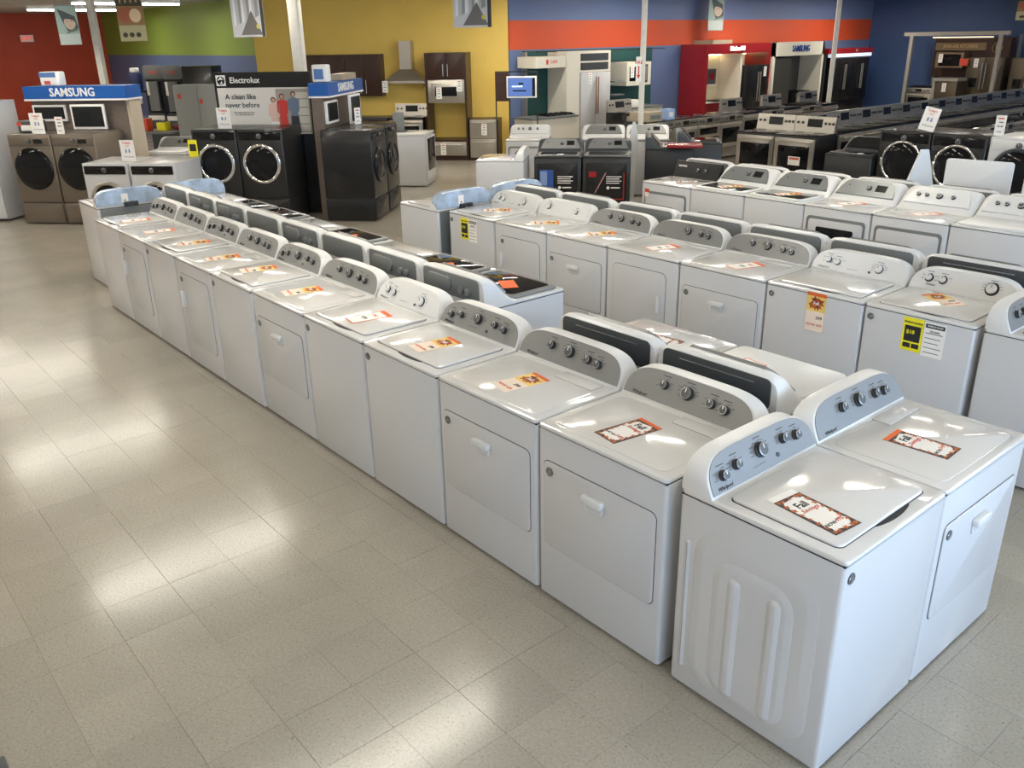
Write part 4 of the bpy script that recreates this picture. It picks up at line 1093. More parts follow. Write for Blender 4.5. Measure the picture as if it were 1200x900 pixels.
# ------------------------------------------------------------------ left display: tan front-loaders under a blue sign
PSM = (-13.63, .42)
FLt = frontloader(.685, .98, .33, 'platinum_paint', 'chrome', 'platinum_paint', R=.255, square=True, dh=.50)
disp = M(SCREEN).rbox(.08, .22, -.014, -.008, 1.185, 1.245, .006, .001, 'y').mesh('display')
FLt.add('display', disp)
FLt.add('seam', M(GAP).box(-.33, .33, -.002, .0, 1.150, 1.155).mesh('panel_seam'))
for k in range(2):
    x, y = diag(PSM, .345 + .70 * k)
    place(FLt, ['washing_machine', 'tumble_dryer'][k], x, y, 0, A, ['tan front-loader on a pedestal with black round door, left of the pair', 'tan front-loader on a pedestal with black round door, right of the pair'][k], ['washing machine', 'dryer'][k])
def kiosk(w, d, h, word, size, sq):
    t = T(); t.add('panel', M(TAUPE).box(-w / 2, w / 2, 0, d, 0, h - .19).mesh('panel'))
    t.add('end_trim', M(TAN).box(w / 2, w / 2 + .05, -.005, d + .005, 0, h - .19).mesh('end_trim'), label='pale tan end board')
    s = t.add('sign_box', M(SIGNBLUE).box(-w / 2 - .03, w / 2 + .08, -.12, d + .02, h - .18, h).mesh('sign_box'), label='blue sign box')
    t.add('white_edge', M(PAPER).box(-w / 2 - .035, w / 2 + .085, -.125, d + .025, h - .205, h - .18).mesh('white_edge'), s)
    t.add('lettering', text(word, size, PAPER, True, squeeze=sq, ext=.004), s, (.0, -.124, h - .09), XUP)
    return t
x, y = diag((-14.2, 1.0), .76, 0)
place(kiosk(1.55, .30, 1.94, 'SAMSUNG', .17, .95), 'display_stand', x, y, 0, A, 'taupe display wall with blue SAMSUNG sign behind the tan front-loaders', 'display stand')
def screen(w, h, lit=None):
    t = T(); t.add('frame', M(PAPER).rbox(-w / 2, w / 2, -.02, .02, 0, h, .012, .004, 'y').mesh('frame'))
    s = t.add('screen', M(SCREEN).box(-w / 2 + .03, w / 2 - .03, -.023, -.02, .035 if lit is None else .03, h - .03).mesh('screen'))
    if lit:
        m1 = mat('lit_screen_blue', (.08, .15, .42), .4, emit=.45); q = M(m1).fr(-w / 2 + .035, w / 2 - .09, .035, h - .035, -.024)
        q.fr(-.2, .02, h * .5, h * .56, -.025, mat('lit_screen_white', (.7, .85, 1.), .4, emit=.7)); q.fr(-.18, .1, h * .3, h * .36, -.025, SCREEN); q.fr(-.06, .04, h * .62, h * .7, -.025, SCREEN)
        t.add('picture', q.mesh('picture', 0), s)
    return t
x, y = diag((-14.2, 1.0), .27, .025); place(screen(.55, .24), 'wall_screen', x, y, 1.43, A, 'white-framed dark screen on the taupe wall above the left tan front-loader', 'screen')
x, y = diag((-14.2, 1.0), .96, .12); place(screen(.55, .36), 'television', x, y, 1.32, A, 'white-framed television standing on the right tan front-loader', 'television')
x, y = diag(PSM, .48, -.08); place(STAND, 'sale_card', x, y, 1.315, A, 'tall white sale card on the tan front-loaders', 'sale card')
x, y = diag(PSM, .82, -.1); place(TAG, 'leaflet', x, y, 1.43, A, 'pale blue leaflet standing beside the white sale card', 'leaflet')
x, y = diag(PSM, .2, -.35)
single('detergent_pack', M(DKGREY).rbox(-.17, .17, -.12, .12, 0, .17, .05, .02).box(-.10, .10, -.123, -.12, .03, .11, PAPER).box(-.16, -.08, -.123, -.12, .1, .15, REDINK), x, y, 1.313, A, 'black pack with white print on the left tan front-loader', 'pack')
x, y = diag((-14.2, 1.0), .05, -.1)
single('detergent_pack', M(PAPER).rbox(-.18, .14, -.1, .1, 0, .20, .04, .02).box(-.17, .10, -.103, -.1, .12, .19, mat('pack_blue', (.1, .2, .45), .4)).box(-.10, .0, -.104, -.1, .02, .07, REDINK), x + .25, y + .2, 1.945, A, 'white and blue detergent pack on top of the left blue sign', 'pack')
# white fridge at the picture's left edge
fr = T(); fr.add('cabinet', M(WHITE).rbox(-.42, .42, .05, .75, .03, 1.75, .02, .006).mesh('cabinet'))
for z0, z1 in ((.05, .62), (.64, 1.75)):
    d = fr.add('door', M(WHITE).rbox(-.42, .42, 0, .05, z0, z1, .015, .006, 'y').mesh('door'))
    fr.add('handle', M(WPLA).rod((.36, -.04, z1 - .35 if z0 > .3 else z1 - .25), (.36, -.04, z1 - .08), .012).mesh('handle'), d)
x, y = -14.35, -.02
place(fr, 'refrigerator', x, y, 0, A, 'white refrigerator at the left picture edge beside the tan front-loaders', 'refrigerator')
# white front loaders between the displays
FLz = frontloader(.68, .97, 0, 'white_enamel', 'stainless_steel', 'black_glass', R=.245, r=.03)
PW = (-12.20, 1.0)
for k in range(2):
    x, y = diag(PW, .345 + .71 * k)
    place(FLz, ['washing_machine', 'tumble_dryer'][k], x, y, 0, A, ['white front-loader with dark strip, left of the pair, sale card on it', 'white front-loader with dark strip, right of the pair beside the graphite ones'][k], ['washing machine', 'dryer'][k])
x, y = diag(PW, .62, -.2); place(STAND, 'sale_card', x, y, .975, A, 'white sale card on the white front-loaders', 'sale card')
for k in range(2):
    x, y = diag(PW, .30 + .73 * k, -1.66)
    place(hump('solid', 'plain', 'silver', w=.70), 'washing_machine', x, y, 0, A, ['white top-loader behind the white front-loaders, left', 'white top-loader behind the white front-loaders, right'][k], 'washing machine')

# ------------------------------------------------------------------ graphite front loaders with the white sign board
PE = (-11.80, 2.46)
FLg = frontloader(.69, .98, .36, 'graphite_paint', 'chrome', 'black_glass', R=.262, r=.026, dh=.51)
for k in range(2):
    x, y = diag(PE, .345 + .70 * k)
    place(FLg, ['washing_machine', 'tumble_dryer'][k], x, y, 0, A, ['graphite front-loader with bright chrome ring, left, yellow energy tag', 'graphite front-loader with bright chrome ring, right, before the sign board'][k], ['washing machine', 'dryer'][k])
x, y = diag(PE, .03, .012); single('energy_tag', M(LEMON).box(-.09, .05, -.003, 0, -.12, .12).fr(-.07, .03, -.04, .06, -.004, INK), x, y, 1.08, A, 'yellow energy tag on the left graphite front-loader', 'energy label')
x, y = diag((-12.1, 2.93), .75, -.24)
eb = T(); eb.add('board', M(BLKEN).box(-.76, .76, 0, .10, 0, 2.09).mesh('board'))
eb.add('white_panel', M(mat('poster_white', (.74, .70, .64), .5)).box(-.72, .72, -.006, 0, 1.20, 1.87).mesh('white_panel'))
eb.add('logo_square', M(PAPER).fr(-.72, -.57, 1.90, 2.05, -.004).disc(-.645, 1.975, .062, None, -.005, BLKEN, 20).flat([(-.70, 1.975), (-.645, 2.03), (-.60, 1.985), (-.645, 1.99)], -.006, PAPER).flat([(-.66, 1.93), (-.63, 1.97), (-.62, 1.92)], -.006, PAPER).mesh('logo_square', 0))
eb.add('lettering', text('Electrolux', .115, PAPER, True), None, (-.27, -.004, 1.975), XUP)
eb.add('lettering', text('A clean like', .105, INK, True), None, (-.36, -.009, 1.74), XUP)
eb.add('lettering', text('never before', .105, mat('grey_ink', (.08, .10, .12), .6), True), None, (-.345, -.009, 1.62), XUP)
eb.add('lettering', text('The technology you want,\nthe clean you deserve.', .032, INK), None, (-.33, -.009, 1.50), XUP)
q = M(mat('room_print', (.36, .33, .29), .6)).fr(.20, .72, 1.22, 1.85, -.0075)
q.fr(.48, .70, 1.24, 1.80, -.008, mat('shelf_print', (.62, .60, .54), .6))
for k in range(4): q.fr(.50, .69, 1.34 + .12 * k, 1.35 + .12 * k, -.0085, MIDGREY)
def figure(cx, top, h, torso, legs, hair, s=1.):
    k0 = len(q.v)
    q.disc(cx, top - .045, .030, .040, -.0095, hair, 12); q.disc(cx, top - .05, .020, .028, -.0100, SKIN, 12)
    q.flat([(cx - .012, top - .09), (cx + .012, top - .09), (cx + .065, top - .12), (cx + .055, top - .30), (cx + .04, top - .30), (cx + .045, top - .36), (cx - .045, top - .36), (cx - .04, top - .30), (cx - .07, top - .27), (cx - .062, top - .12)], -.0090, torso)
    q.flat([(cx - .045, top - .36), (cx + .045, top - .36), (cx + .06, top - h), (cx - .055, top - h)], -.0092, legs)
    q.v[k0:] = [(cx + (a - cx) * 1.35, b, c) for a, b, c in q.v[k0:]]
figure(.15, 1.74, .52, mat('pale_pink_print', (.75, .50, .42), .6), PAPER, mat('brown_hair_print', (.10, .04, .02), .6))
figure(.29, 1.79, .57, mat('red_dress_print', (.60, .05, .04), .6), mat('red_dress_print', (.6, .05, .04), .6), mat('brown_hair_print', (.1, .04, .02), .6))
figure(.47, 1.82, .60, mat('blue_shirt_print', (.16, .22, .30), .6), mat('dark_trouser_print', (.04, .04, .05), .6), INK)
eb.add('printed_people', q.mesh('printed_people', 0), label='printed picture of two women and a man')
place(eb, 'sign_board', x, y, 0, A, 'black-framed white sign board reading A clean like never before', 'sign board')
x, y = diag(PE, .62, -.1); place(STAND, 'sale_card', x - .1, y - .08, 1.345, A, 'white sale card between the graphite front-loaders and the white sign board', 'sale card')

# ------------------------------------------------------------------ middle display with black front-loaders seen from the side
V = Vector((-U.y, U.x, 0))
kx, ky = -10.68 + V.x * .8, 4.02 + V.y * .8
place(kiosk(1.55, .16, 1.94, 'SAMSUNG', .17, .95), 'display_stand', kx, ky, 0, A + 90, 'taupe display wall with narrow SAMSUNG sign, beside the black front-loaders', 'display stand')
FLk = frontloader(.69, .98, .33, 'black_enamel', 'black_enamel', 'black_glass', R=.23, r=.03)
for k in range(2):
    c = Vector((-9.90, 4.33, 0)) + V * (.36 + .72 * k)
    place(FLk, ['washing_machine', 'tumble_dryer'][k], c.x, c.y, 0, A + 90, ['black front-loader on a pedestal seen from its side, nearer one', 'black front-loader on a pedestal, farther one, doors facing right'][k], ['washing machine', 'dryer'][k])
c = Vector((kx, ky, 0)) + U * .02 - V * .45; place(screen(.5, .32), 'wall_screen', c.x, c.y, 1.36, A + 90, 'white-framed dark screen on the middle taupe display wall', 'screen')
c = Vector((kx, ky, 0)) + U * .22 + V * .05; place(screen(.5, .42), 'television', c.x, c.y, 1.318, A + 90, 'white-framed television standing on the black front-loaders', 'television')
c = Vector((kx, ky, 0)) + U * .35 - V * .25; place(TAG, 'leaflet', c.x, c.y, 1.44, A + 60, 'blue and white leaflet in front of the middle television', 'leaflet')
c = Vector((kx, ky, 0)) - V * .55 - U * .05
single('detergent_pack', M(PAPER).rbox(-.12, .12, -.09, .09, 0, .24, .04, .02).box(-.08, .06, -.093, -.09, .04, .18, mat('pack_blue', (.1, .2, .45), .4)), c.x, c.y, 1.945, A, 'white and blue detergent pack on top of the middle blue sign', 'pack')
single('flat_carton', M(mat('beige_carton', (.42, .35, .25), .7)).box(-.35, .35, -.1, .1, 0, .09), kx + V.x * .25, ky + V.y * .25, 1.945, A + 90, 'flat beige carton on top of the middle blue sign', 'carton')

# white dishwasher on the open floor
dw = T(); dw.add('cabinet', M(WHITE).rbox(-.35, .35, .0, .64, .02, .90, .012, .004).mesh('cabinet'))
dw.add('worktop', M(WTOP).rbox(-.36, .36, -.01, .65, .90, .935, .012, .008).mesh('worktop'))
d = dw.add('door', M(WHITE).rbox(-.34, .34, -.03, .0, .12, .88, .012, .005, 'y').mesh('door'))
dw.add('door_window', M(GLASSBLK).rbox(-.27, .27, -.036, -.03, .28, .84, .01, .001, 'y').mesh('door_window'), d)
c = Vector((-12.02, 6.72, 0)) + V * .36
place(dw, 'portable_dishwasher', c.x, c.y, 0, A + 90, 'white free-standing appliance with black door window, by the yellow wall', 'range')
single('tilted_panel', M(MIDGREY).rbox(-.1, .1, -.03, .03, 0, .34, .02, .01, 'y').rbox(-.15, .15, -.1, .1, -.0, .02, .02, .004, 'z', DKGREY), c.x - U.x * .5 - .1, c.y - U.y * .5, .935, A, 'small dark upright unit on the white free-standing appliance', 'display unit')

# ------------------------------------------------------------------ kitchen fittings along the yellow wall (local x = s along the wall)
def yel(t, name, s0, s1, z, lab, cat, out=0.):
    x, y = diag(PY, (s0 + s1) / 2, out); return place(t, name, x, y, z, A, lab, cat)
def wallcab(w, h, d):
    t = T(); t.add('cabinet', M(BROWN).box(-w / 2, w / 2, .02, d, 0, h).mesh('cabinet'))
    for s in (-1, 1):
        dd = t.add('door', M(BROWN).rbox(min(0, s * w / 2) + .003, max(0, s * w / 2) - .003, 0, .02, .004, h - .004, .003, .002, 'y').mesh('door'))
        t.add('handle', M(STEEL).rod((s * .06, -.03, .06), (s * .06, -.03, .34), .007).mesh('handle'), dd)
    return t
yel(wallcab(.95, .87, .33), 'wall_cabinet', -2.62, -1.67, 1.35, 'dark brown wall cabinet, left one, partly behind the column', 'cabinet', -.27)
yel(wallcab(.80, .87, .33), 'wall_cabinet', -1.66, -.86, 1.35, 'dark brown wall cabinet, right one, beside the range hood', 'cabinet', -.27)
hd = T(); hd.add('canopy', M(STEEL).loft([[(x * a, .5 - (.5 - y) * b, z) for x, y in ((-.46, 0), (.46, 0), (.46, .5), (-.46, .5))] for z, a, b in ((0, 1, 1), (.05, 1, 1), (.28, .30, .55))]).mesh('canopy'))
hd.add('chimney', M(STEEL).box(-.13, .13, .22, .5, .28, .86).mesh('chimney'))
yel(hd, 'range_hood', -.76, .16, 1.62, 'stainless chimney hood on the yellow wall', 'range hood', -.10)
place(TAG, 'price_tag', *diag(PY, -.70, .0), 1.56, A, 'white price tag hanging from the left corner of the hood', 'price tag')
yel(RSB, 'kitchen_range', -.66, .10, 0, 'stainless range below the chimney hood', 'range', .02)
bcab = T(); bcab.add('cabinet', M(BROWN).box(-.9, .9, .02, .6, .08, .88).mesh('cabinet')); bcab.add('plinth', M(GAP).box(-.88, .88, .06, .55, 0, .08).mesh('plinth'))
bcab.add('worktop', M(DKGREY).rbox(-.91, .91, -.02, .6, .88, .92, .01, .004).mesh('worktop'))
for k in range(4): dd = bcab.add('door', M(BROWN).rbox(-.9 + .45 * k + .004, -.45 + .45 * k - .004, 0, .02, .09, .87, .003, .002, 'y').mesh('door'))
yel(bcab, 'base_cabinet', -2.52, -.70, 0, 'dark base cabinets with a dark worktop left of the hood', 'cabinet')
tw = T()
for s in (-1, 1): tw.add('side_panel', M(BROWN).box(s * .43 - .02, s * .43 + .02, 0, .58, 0, 2.23).mesh('side_panel'))
tw.add('cabinet', M(BROWN).box(-.41, .41, .02, .58, 1.69, 2.23).mesh('cabinet'))
for s in (-1, 1):
    dd = tw.add('door', M(BROWN).rbox(min(0, s * .41) + .003, max(0, s * .41) - .003, 0, .02, 1.695, 2.225, .003, .002, 'y').mesh('door'))
    tw.add('handle', M(STEEL).rod((s * .05, -.03, 1.76), (s * .05, -.03, 2.0), .007).mesh('handle'), dd)
tw.add('shelf', M(BROWN).box(-.41, .41, .0, .58, .40, .44).mesh('shelf')); tw.add('plinth', M(BROWN).box(-.41, .41, .03, .55, 0, .10).mesh('plinth'))
yel(tw, 'oven_tower', .22, 1.08, 0, 'tall dark brown oven tower with an empty middle opening', 'cabinet')
ov = T(); ov.add('body', M(STEEL).rbox(-.40, .40, .0, .5, 0, .47, .006, .003).mesh('body'))
d = ov.add('door', M(STEEL).rbox(-.33, .33, -.02, .0, .07, .40, .006, .003, 'y').mesh('door')); ov.add('door_window', M(GLASSBLK).rbox(-.24, .24, -.024, -.02, .14, .33, .006, .001, 'y').mesh('door_window'), d)
yel(ov, 'wall_oven', .24, 1.06, 1.215, 'stainless built-in microwave oven in the dark tower', 'oven', .01)
place(TAG, 'price_tag', *diag(PY, .50, .05), 1.42, A, 'white price tag left on the built-in microwave oven', 'price tag')
place(TAG, 'price_tag', *diag(PY, .95, .05), 1.57, A, 'white price tag at the top right corner of the built-in microwave oven', 'price tag')
wd = T(); wd.add('drawer', M(STEEL).rbox(-.40, .40, 0, .5, 0, .29, .006, .003).mesh('drawer')); wd.add('handle', M(STEEL).rod((-.33, -.035, .23), (.33, -.035, .23), .011).mesh('handle'), 0)
yel(wd, 'warming_drawer', .24, 1.06, .105, 'stainless warming drawer at the foot of the dark tower', 'drawer', .01)
place(TAG, 'price_tag', *diag(PY, .55, .07), .25, A, 'white price tag on the warming drawer', 'price tag')
dd_ = T(); dd_.add('housing', M(BROWN).box(-.32, .32, .03, .58, 0, .87).mesh('housing'))
for z0, z1 in ((.06, .45), (.46, .86)):
    d = dd_.add('drawer', M(STEEL).rbox(-.30, .30, 0, .03, z0, z1, .006, .003, 'y').mesh('drawer')); dd_.add('handle', M(STEEL).rod((-.25, -.03, z1 - .06), (.25, -.03, z1 - .06), .010).mesh('handle'), d)
yel(dd_, 'drawer_dishwasher', 1.12, 1.76, 0, 'stainless two-drawer dishwasher right of the dark tower', 'dishwasher')
place(TAG, 'price_tag', *diag(PY, 1.46, .03), .66, A, 'white price tag on the two-drawer dishwasher', 'price tag')

# television stand between yellow and teal displays
PT = (-13.15, 9.75)
ts = T(); fm = M(INK)
for s in (-.34, -.06, .52): fm.box(s - .012, s + .012, -.012, .012, 0, 1.86)
fm.box(-.34, .52, -.012, .012, 1.84, 1.865); fm.box(-.34, -.06, -.012, .012, 1.28, 1.30)
ts.add('frame', fm.mesh('frame')); ts.add('upper_box', M(BROWN).box(-.33, -.07, -.05, .08, 1.29, 1.85).mesh('upper_box')); ts.add('base', M(INK).box(-.40, .58, -.2, .2, 0, .015).mesh('base'))
place(ts, 'television_stand', PT[0], PT[1], 0, A, 'thin black frame stand holding the lit television', 'stand')
x, y = diag(PT, .21, .10); place(screen(.62, .42, True), 'television', x, y, 1.35, A, 'white-framed television with a lit blue picture', 'television')

# ------------------------------------------------------------------ teal kitchen display on the striped wall (faces +X)
def onwall(t, name, y, z, lab, cat, X=-13.4, group=None): return place(t, name, X, y, z, 90, lab, cat, group)
tp = T(); tp.add('panel', M(TEAL).box(-2.10, 2.10, .62, .69, 0, 2.22).mesh('panel')); tp.add('top_rail', M(INK).box(-2.0, 2.2, .30, .33, 2.19, 2.21).mesh('top_rail')); tp.add('end_strip', M(STEEL).box(-2.14, -2.08, .55, .69, 0, 2.2).mesh('end_strip'))
onwall(tp, 'display_wall', 12.95, 0, 'dark teal display wall under the orange stripe', 'display stand')
hb = T(); hb.add('box', M(CREAM).box(-.5, .37, 0, .6, 0, .23).mesh('box')); hb.add('lettering', text('CAFE', .09, REDINK, True), None, (.02, -.003, .12), XUP); hb.add('logo_mark', M(REDINK).rbox(-.20, -.14, -.004, 0, .07, .17, .01, 0, 'y').mesh('logo_mark'))
onwall(hb, 'hood_box', 11.13, 1.88, 'cream hood box with small red CAFE lettering', 'hood', -13.4)
ic = T(); ic.add('cabinet', M(CREAM).box(-.65, .65, 0, .6, 0, .87).mesh('cabinet')); ic.add('worktop', M(MIDGREY).rbox(-.68, .68, -.03, .6, .87, .91, .01, .004).mesh('worktop'))
onwall(ic, 'island_cabinet', 10.83, 0, 'cream base cabinet with grey worktop under the cream hood box', 'cabinet', -13.0)
hob = T(); hg = M(BLKEN).rbox(-.4, .4, .08, .5, .0, .02, .02, .004)
for k in range(5): hg.box(-.36 + .17 * k, -.345 + .17 * k, .1, .48, .02, .045)
hob.add('grates', hg.mesh('grates')); onwall(hob, 'gas_cooktop', 11.1, .912, 'black gas cooktop on the grey worktop beneath the cream hood box', 'cooktop', -13.0)
tc = T(); tc.add('side_panel', M(CREAM).box(-.80, -.40, -.02, .6, 0, 2.2).mesh('side_panel')); tc.add('top_frame', M(CREAM).box(-.40, .60, 0, .6, 1.76, 2.2).mesh('top_frame'))
for z in (1.80, 1.99): tc.add('open_slot', M(DKGREY).box(-.36, .52, -.006, 0, z, z + .155).mesh('open_slot'))
onwall(tc, 'fridge_surround', 12.32, 0, 'cream tall panel and top frame around the white fridge', 'cabinet')
wf = T(); wf.add('cabinet', M(WHITE).rbox(-.47, .47, .06, .6, .03, 1.75, .01, .004).mesh('cabinet'))
for s in (-1, 1):
    d = wf.add('door', M(WHITE).rbox(min(0, s * .47) + .003, max(0, s * .47) - .003, 0, .06, .55, 1.75, .01, .005, 'y').mesh('door'))
    wf.add('handle', M(mat('copper', (.45, .25, .16), .3, metal=.9)).rod((s * .035, -.05, .85), (s * .035, -.05, 1.65), .014).mesh('handle'), d, label='copper handle')
wf.add('freezer_drawer', M(WHITE).rbox(-.467, .467, 0, .06, .05, .54, .01, .005, 'y').mesh('freezer_drawer'))
onwall(wf, 'refrigerator', 12.42, 0, 'white french-door fridge with copper handles in the teal display', 'refrigerator', -13.36)
place(TAG, 'price_tag', -13.36 + .01, 12.22, 1.62, 90, 'white tag on the copper-handled fridge', 'price tag')
mw = T(); mw.add('body', M(CREAM).box(-.42, .42, .0, .55, 0, .52).mesh('body')); mw.add('door_window', M(GLASSBLK).rbox(-.33, .0, -.01, 0, .1, .42, .01, .002, 'y').mesh('door_window')); mw.add('handle', M(STEEL).rod((.2, -.05, .1), (.2, -.05, .42), .016).mesh('handle')); mw.add('dark_strip', M(DKGREY).box(.10, .30, -.006, 0, .06, .46).mesh('dark_strip'))
onwall(mw, 'microwave_oven', 13.9, 1.40, 'cream microwave oven hanging in the teal display, partly behind the column', 'oven')
place(TAG, 'price_tag', -13.385, 13.65, 1.70, 90, 'white tag on the cream microwave oven', 'price tag')
for z in (1.5, 1.2): onwall(M and (lambda t: (t.add('board', M(MIDGREY).box(-.12, .22, 0, .3, 0, .03).mesh('board')), t)[1])(T()), 'wall_shelf', 13.2, z, 'small grey wall shelf right of the white fridge, ' + ('upper' if z > 1.3 else 'lower'), 'shelf')
cb = T(); cb.add('cabinet', M(CREAM).box(-.85, .85, 0, .6, 0, .87).mesh('cabinet')); cb.add('worktop', M(MIDGREY).rbox(-.87, .87, -.03, .6, .87, .91, .01, .004).mesh('worktop')); cb.add('open_slot', M(GAP).box(-.6, -.2, -.004, 0, .5, .8).mesh('open_slot'))
onwall(cb, 'base_cabinet', 13.95, 0, 'cream base cabinets with grey worktop right of the white fridge', 'cabinet')
onwall((lambda t: (t.add('body', M(PAPER).rbox(-.15, .15, 0, .25, 0, .16, .02, .01).mesh('body')), t)[1])(T()), 'small_appliance', 13.85, .912, 'small white appliance on the grey worktop', 'appliance')

# red kitchen kiosk
rk = T(); R0 = M(KRED); R0.box(-1.40, -1.28, 0, .80, 0, 2.26); rk.add('side_panel', R0.mesh('side_panel'))
rk.add('side_panel', M(KRED).box(1.28, 1.40, 0, .80, 0, 2.26).mesh('side_panel')); rk.add('header', M(KRED).box(-1.28, 1.28, 0, .80, 2.02, 2.26).mesh('header'))
rk.add('back_panel', M(mat('nook_cream', (.75, .68, .48), .5)).box(-1.28, 1.28, .74, .80, 0, 2.02).mesh('back_panel')); rk.add('divider', M(CREAM).box(.14, .22, .05, .74, 0, 2.02).mesh('divider'))
rk.add('lettering', text('KitchenAid', .15, mat('lit_sign_white', (1., .95, .8), .5, emit=1.2), True, squeeze=.9, ext=.01), None, (-.12, -.02, 2.14), XUP)
rk.add('light_strip', M(mat('warm_strip', (1., .82, .45), .5, emit=9.)).box(-1.2, .1, .66, .70, 1.98, 2.0).box(.3, 1.2, .66, .70, 1.98, 2.0).mesh('light_strip'))
rk.add('worktop', M(PAPER).box(-1.28, .14, .05, .74, .84, .88).mesh('worktop')); rk.add('base_cabinet', M(KRED).box(-1.28, .14, .1, .74, 0, .84).mesh('base_cabinet'))
rk.add('shelf', M(CREAM).box(-1.28, -.5, .3, .74, 1.25, 1.28).mesh('shelf'))
onwall(rk, 'kitchen_kiosk', 17.58, 0, 'glossy red kitchen kiosk with lit KitchenAid lettering', 'display stand', -13.25)
bf = T(); bf.add('cabinet', M(BLKEN).rbox(-.46, .46, .06, .6, .03, 1.72, .01, .004).mesh('cabinet'))
for s in (-1, 1):
    d = bf.add('door', M(BLKEN).rbox(min(0, s * .46) + .003, max(0, s * .46) - .003, 0, .06, .55, 1.72, .01, .005, 'y').mesh('door')); bf.add('handle', M(STEEL).rod((s * .05, -.05, .8), (s * .05, -.05, 1.55), .014).mesh('handle'), d)
bf.add('freezer_drawer', M(BLKEN).rbox(-.457, .457, 0, .06, .05, .54, .01, .005, 'y').mesh('freezer_drawer'))
onwall(bf, 'refrigerator', 18.33, 0, 'black french-door fridge in the red kiosk', 'refrigerator', -13.15)
place(TAG, 'price_tag', -13.13, 18.6, 1.55, 90, 'white tag on the black fridge in the red kiosk', 'price tag')
mx_ = T(); mx_.add('body', M(DKGREY).rbox(-.18, .18, 0, .3, 0, .38, .03, .01).mesh('body')); mx_.add('red_disc', M(KRED).disc(0, .2, .1, None, -.002).mesh('red_disc', 0))
onwall(mx_, 'counter_appliance', 16.95, 1.28, 'dark small appliance with a red disc on the kiosk shelf', 'appliance', -13.6)
onwall((lambda t: (t.add('cooktop', M(GLASSBLK).rbox(-.4, .4, .02, .5, 0, .03, .01, .004).mesh('cooktop')), t)[1])(T()), 'gas_cooktop', 17.0, .882, 'black cooktop on the kiosk worktop', 'cooktop', -13.15)
single('flat_carton', M(mat('beige_carton', (.42, .35, .25), .7)).box(-.4, .4, -.3, .3, 0, .09), -13.6, 16.9, 2.262, 90, 'flat beige carton on top of the red kiosk', 'carton')
# silver framed display
sf = T()
for s in (-1, 1): sf.add('side_frame', M(CREAM).box(min(s * 1.25, s * 1.15), max(s * 1.25, s * 1.15), 0, .8, 0, 2.25).mesh('side_frame'))
sf.add('header', M(mat('silver_white_header', (.62, .60, .52), .4)).box(-1.25, 1.25, 0, .8, 1.90, 2.25).mesh('header')); sf.add('back_panel', M(mat('dark_grey_panel', (.07, .07, .065), .5)).box(-1.15, 1.15, .7, .8, 0, 1.9).mesh('back_panel'))
sf.add('tall_door', M(mat('charcoal_panel', (.05, .05, .048), .35)).box(-1.15, -.30, .04, .7, .0, 1.85).mesh('tall_door'))
sf.add('lettering', text('SAMSUNG', .22, mat('sign_navy', (.01, .05, .25), .5), True, squeeze=.85, ext=.006), None, (.05, -.01, 2.08), XUP)
onwall(sf, 'fridge_display', 20.35, 0, 'pale framed display with blue SAMSUNG lettering', 'display stand', -13.25)
onwall(RG, 'kitchen_range', 20.75, 0, 'black and steel range inside the pale framed display', 'range', -13.2)
# LG style red topped fridges
lg = T()
for s in (-1, 1):
    lg.add('cabinet', M(BLKEN).rbox(s * .47 - .46, s * .47 + .46, .06, .7, .03, 1.78, .01, .004).mesh('cabinet'))
    for q_ in (-1, 1):
        d = lg.add('door', M(BLKEN).rbox(s * .47 + min(0, q_ * .455) + .003, s * .47 + max(0, q_ * .455) - .003, 0, .06, .6, 1.78, .01, .005, 'y').mesh('door')); lg.add('handle', M(STEEL).rod((s * .47 + q_ * .04, -.05, .9), (s * .47 + q_ * .04, -.05, 1.6), .012).mesh('handle'), d)
onwall(lg, 'refrigerator', 23.1, 0, 'pair of black fridges below the red header at the corner', 'refrigerator', -13.15)
hh = T(); hh.add('header', M(KRED).box(-1.25, 1.25, 0, .75, 1.90, 2.04).mesh('header'))
hh.add('light_panel', M(mat('cool_light_panel', (.7, .8, .95), .4, emit=.7)).box(-1.1, -.02, -.02, .1, 1.80, 1.89).box(.02, 1.15, -.02, .1, 1.80, 1.89).mesh('light_panel')); hh.add('lettering', text('LG', .1, PAPER, True), None, (.3, -.004, 1.97), XUP)
for s in (-1.2, 1.2): hh.add('side_post', M(GAP).box(s - .04, s + .04, .1, .75, 0, 1.9).mesh('side_post'))
onwall(hh, 'fridge_display', 23.1, 0, 'red header with light panels over the black fridges', 'display stand', -13.25)

# framed kitchen display on the right-hand wall
YK = 24.4
fk = T(); GP = mat('grey_beam', (.30, .28, .25), .5)
fk.add('beam', M(GP).box(-1.45, 1.50, -.06, .06, 2.34, 2.44).mesh('beam'))
for x_ in (-1.22, 1.28): fk.add('post', M(GP).box(x_ - .05, x_ + .05, -.05, .05, 0, 2.34).mesh('post'))
for x_ in (-.85, 1.45): fk.add('post', M(mat('blue_grey_post', (.16, .18, .20), .5)).box(x_ - .04, x_ + .04, .9, 1.0, 0, 2.34).mesh('post'))
fk.add('back_panel', M(BROWN).box(-.80, 1.42, .62, .70, 1.2, 2.28).mesh('back_panel'))
fk.add('sign_board', M(mat('bronze_sign', (.22, .17, .10), .35, metal=.6)).box(-.72, .72, .50, .60, 1.93, 2.14).mesh('sign_board'))
fk.add('lettering', text('JENN-AIR KITCHENS', .12, mat('brass_letter', (.55, .42, .22), .3, metal=.8), True, squeeze=.9), None, (0, .49, 2.04), XUP)
fk.add('emblem_panel', M(BROWN).box(.74, 1.40, .45, .60, 1.75, 2.25).mesh('emblem_panel'))
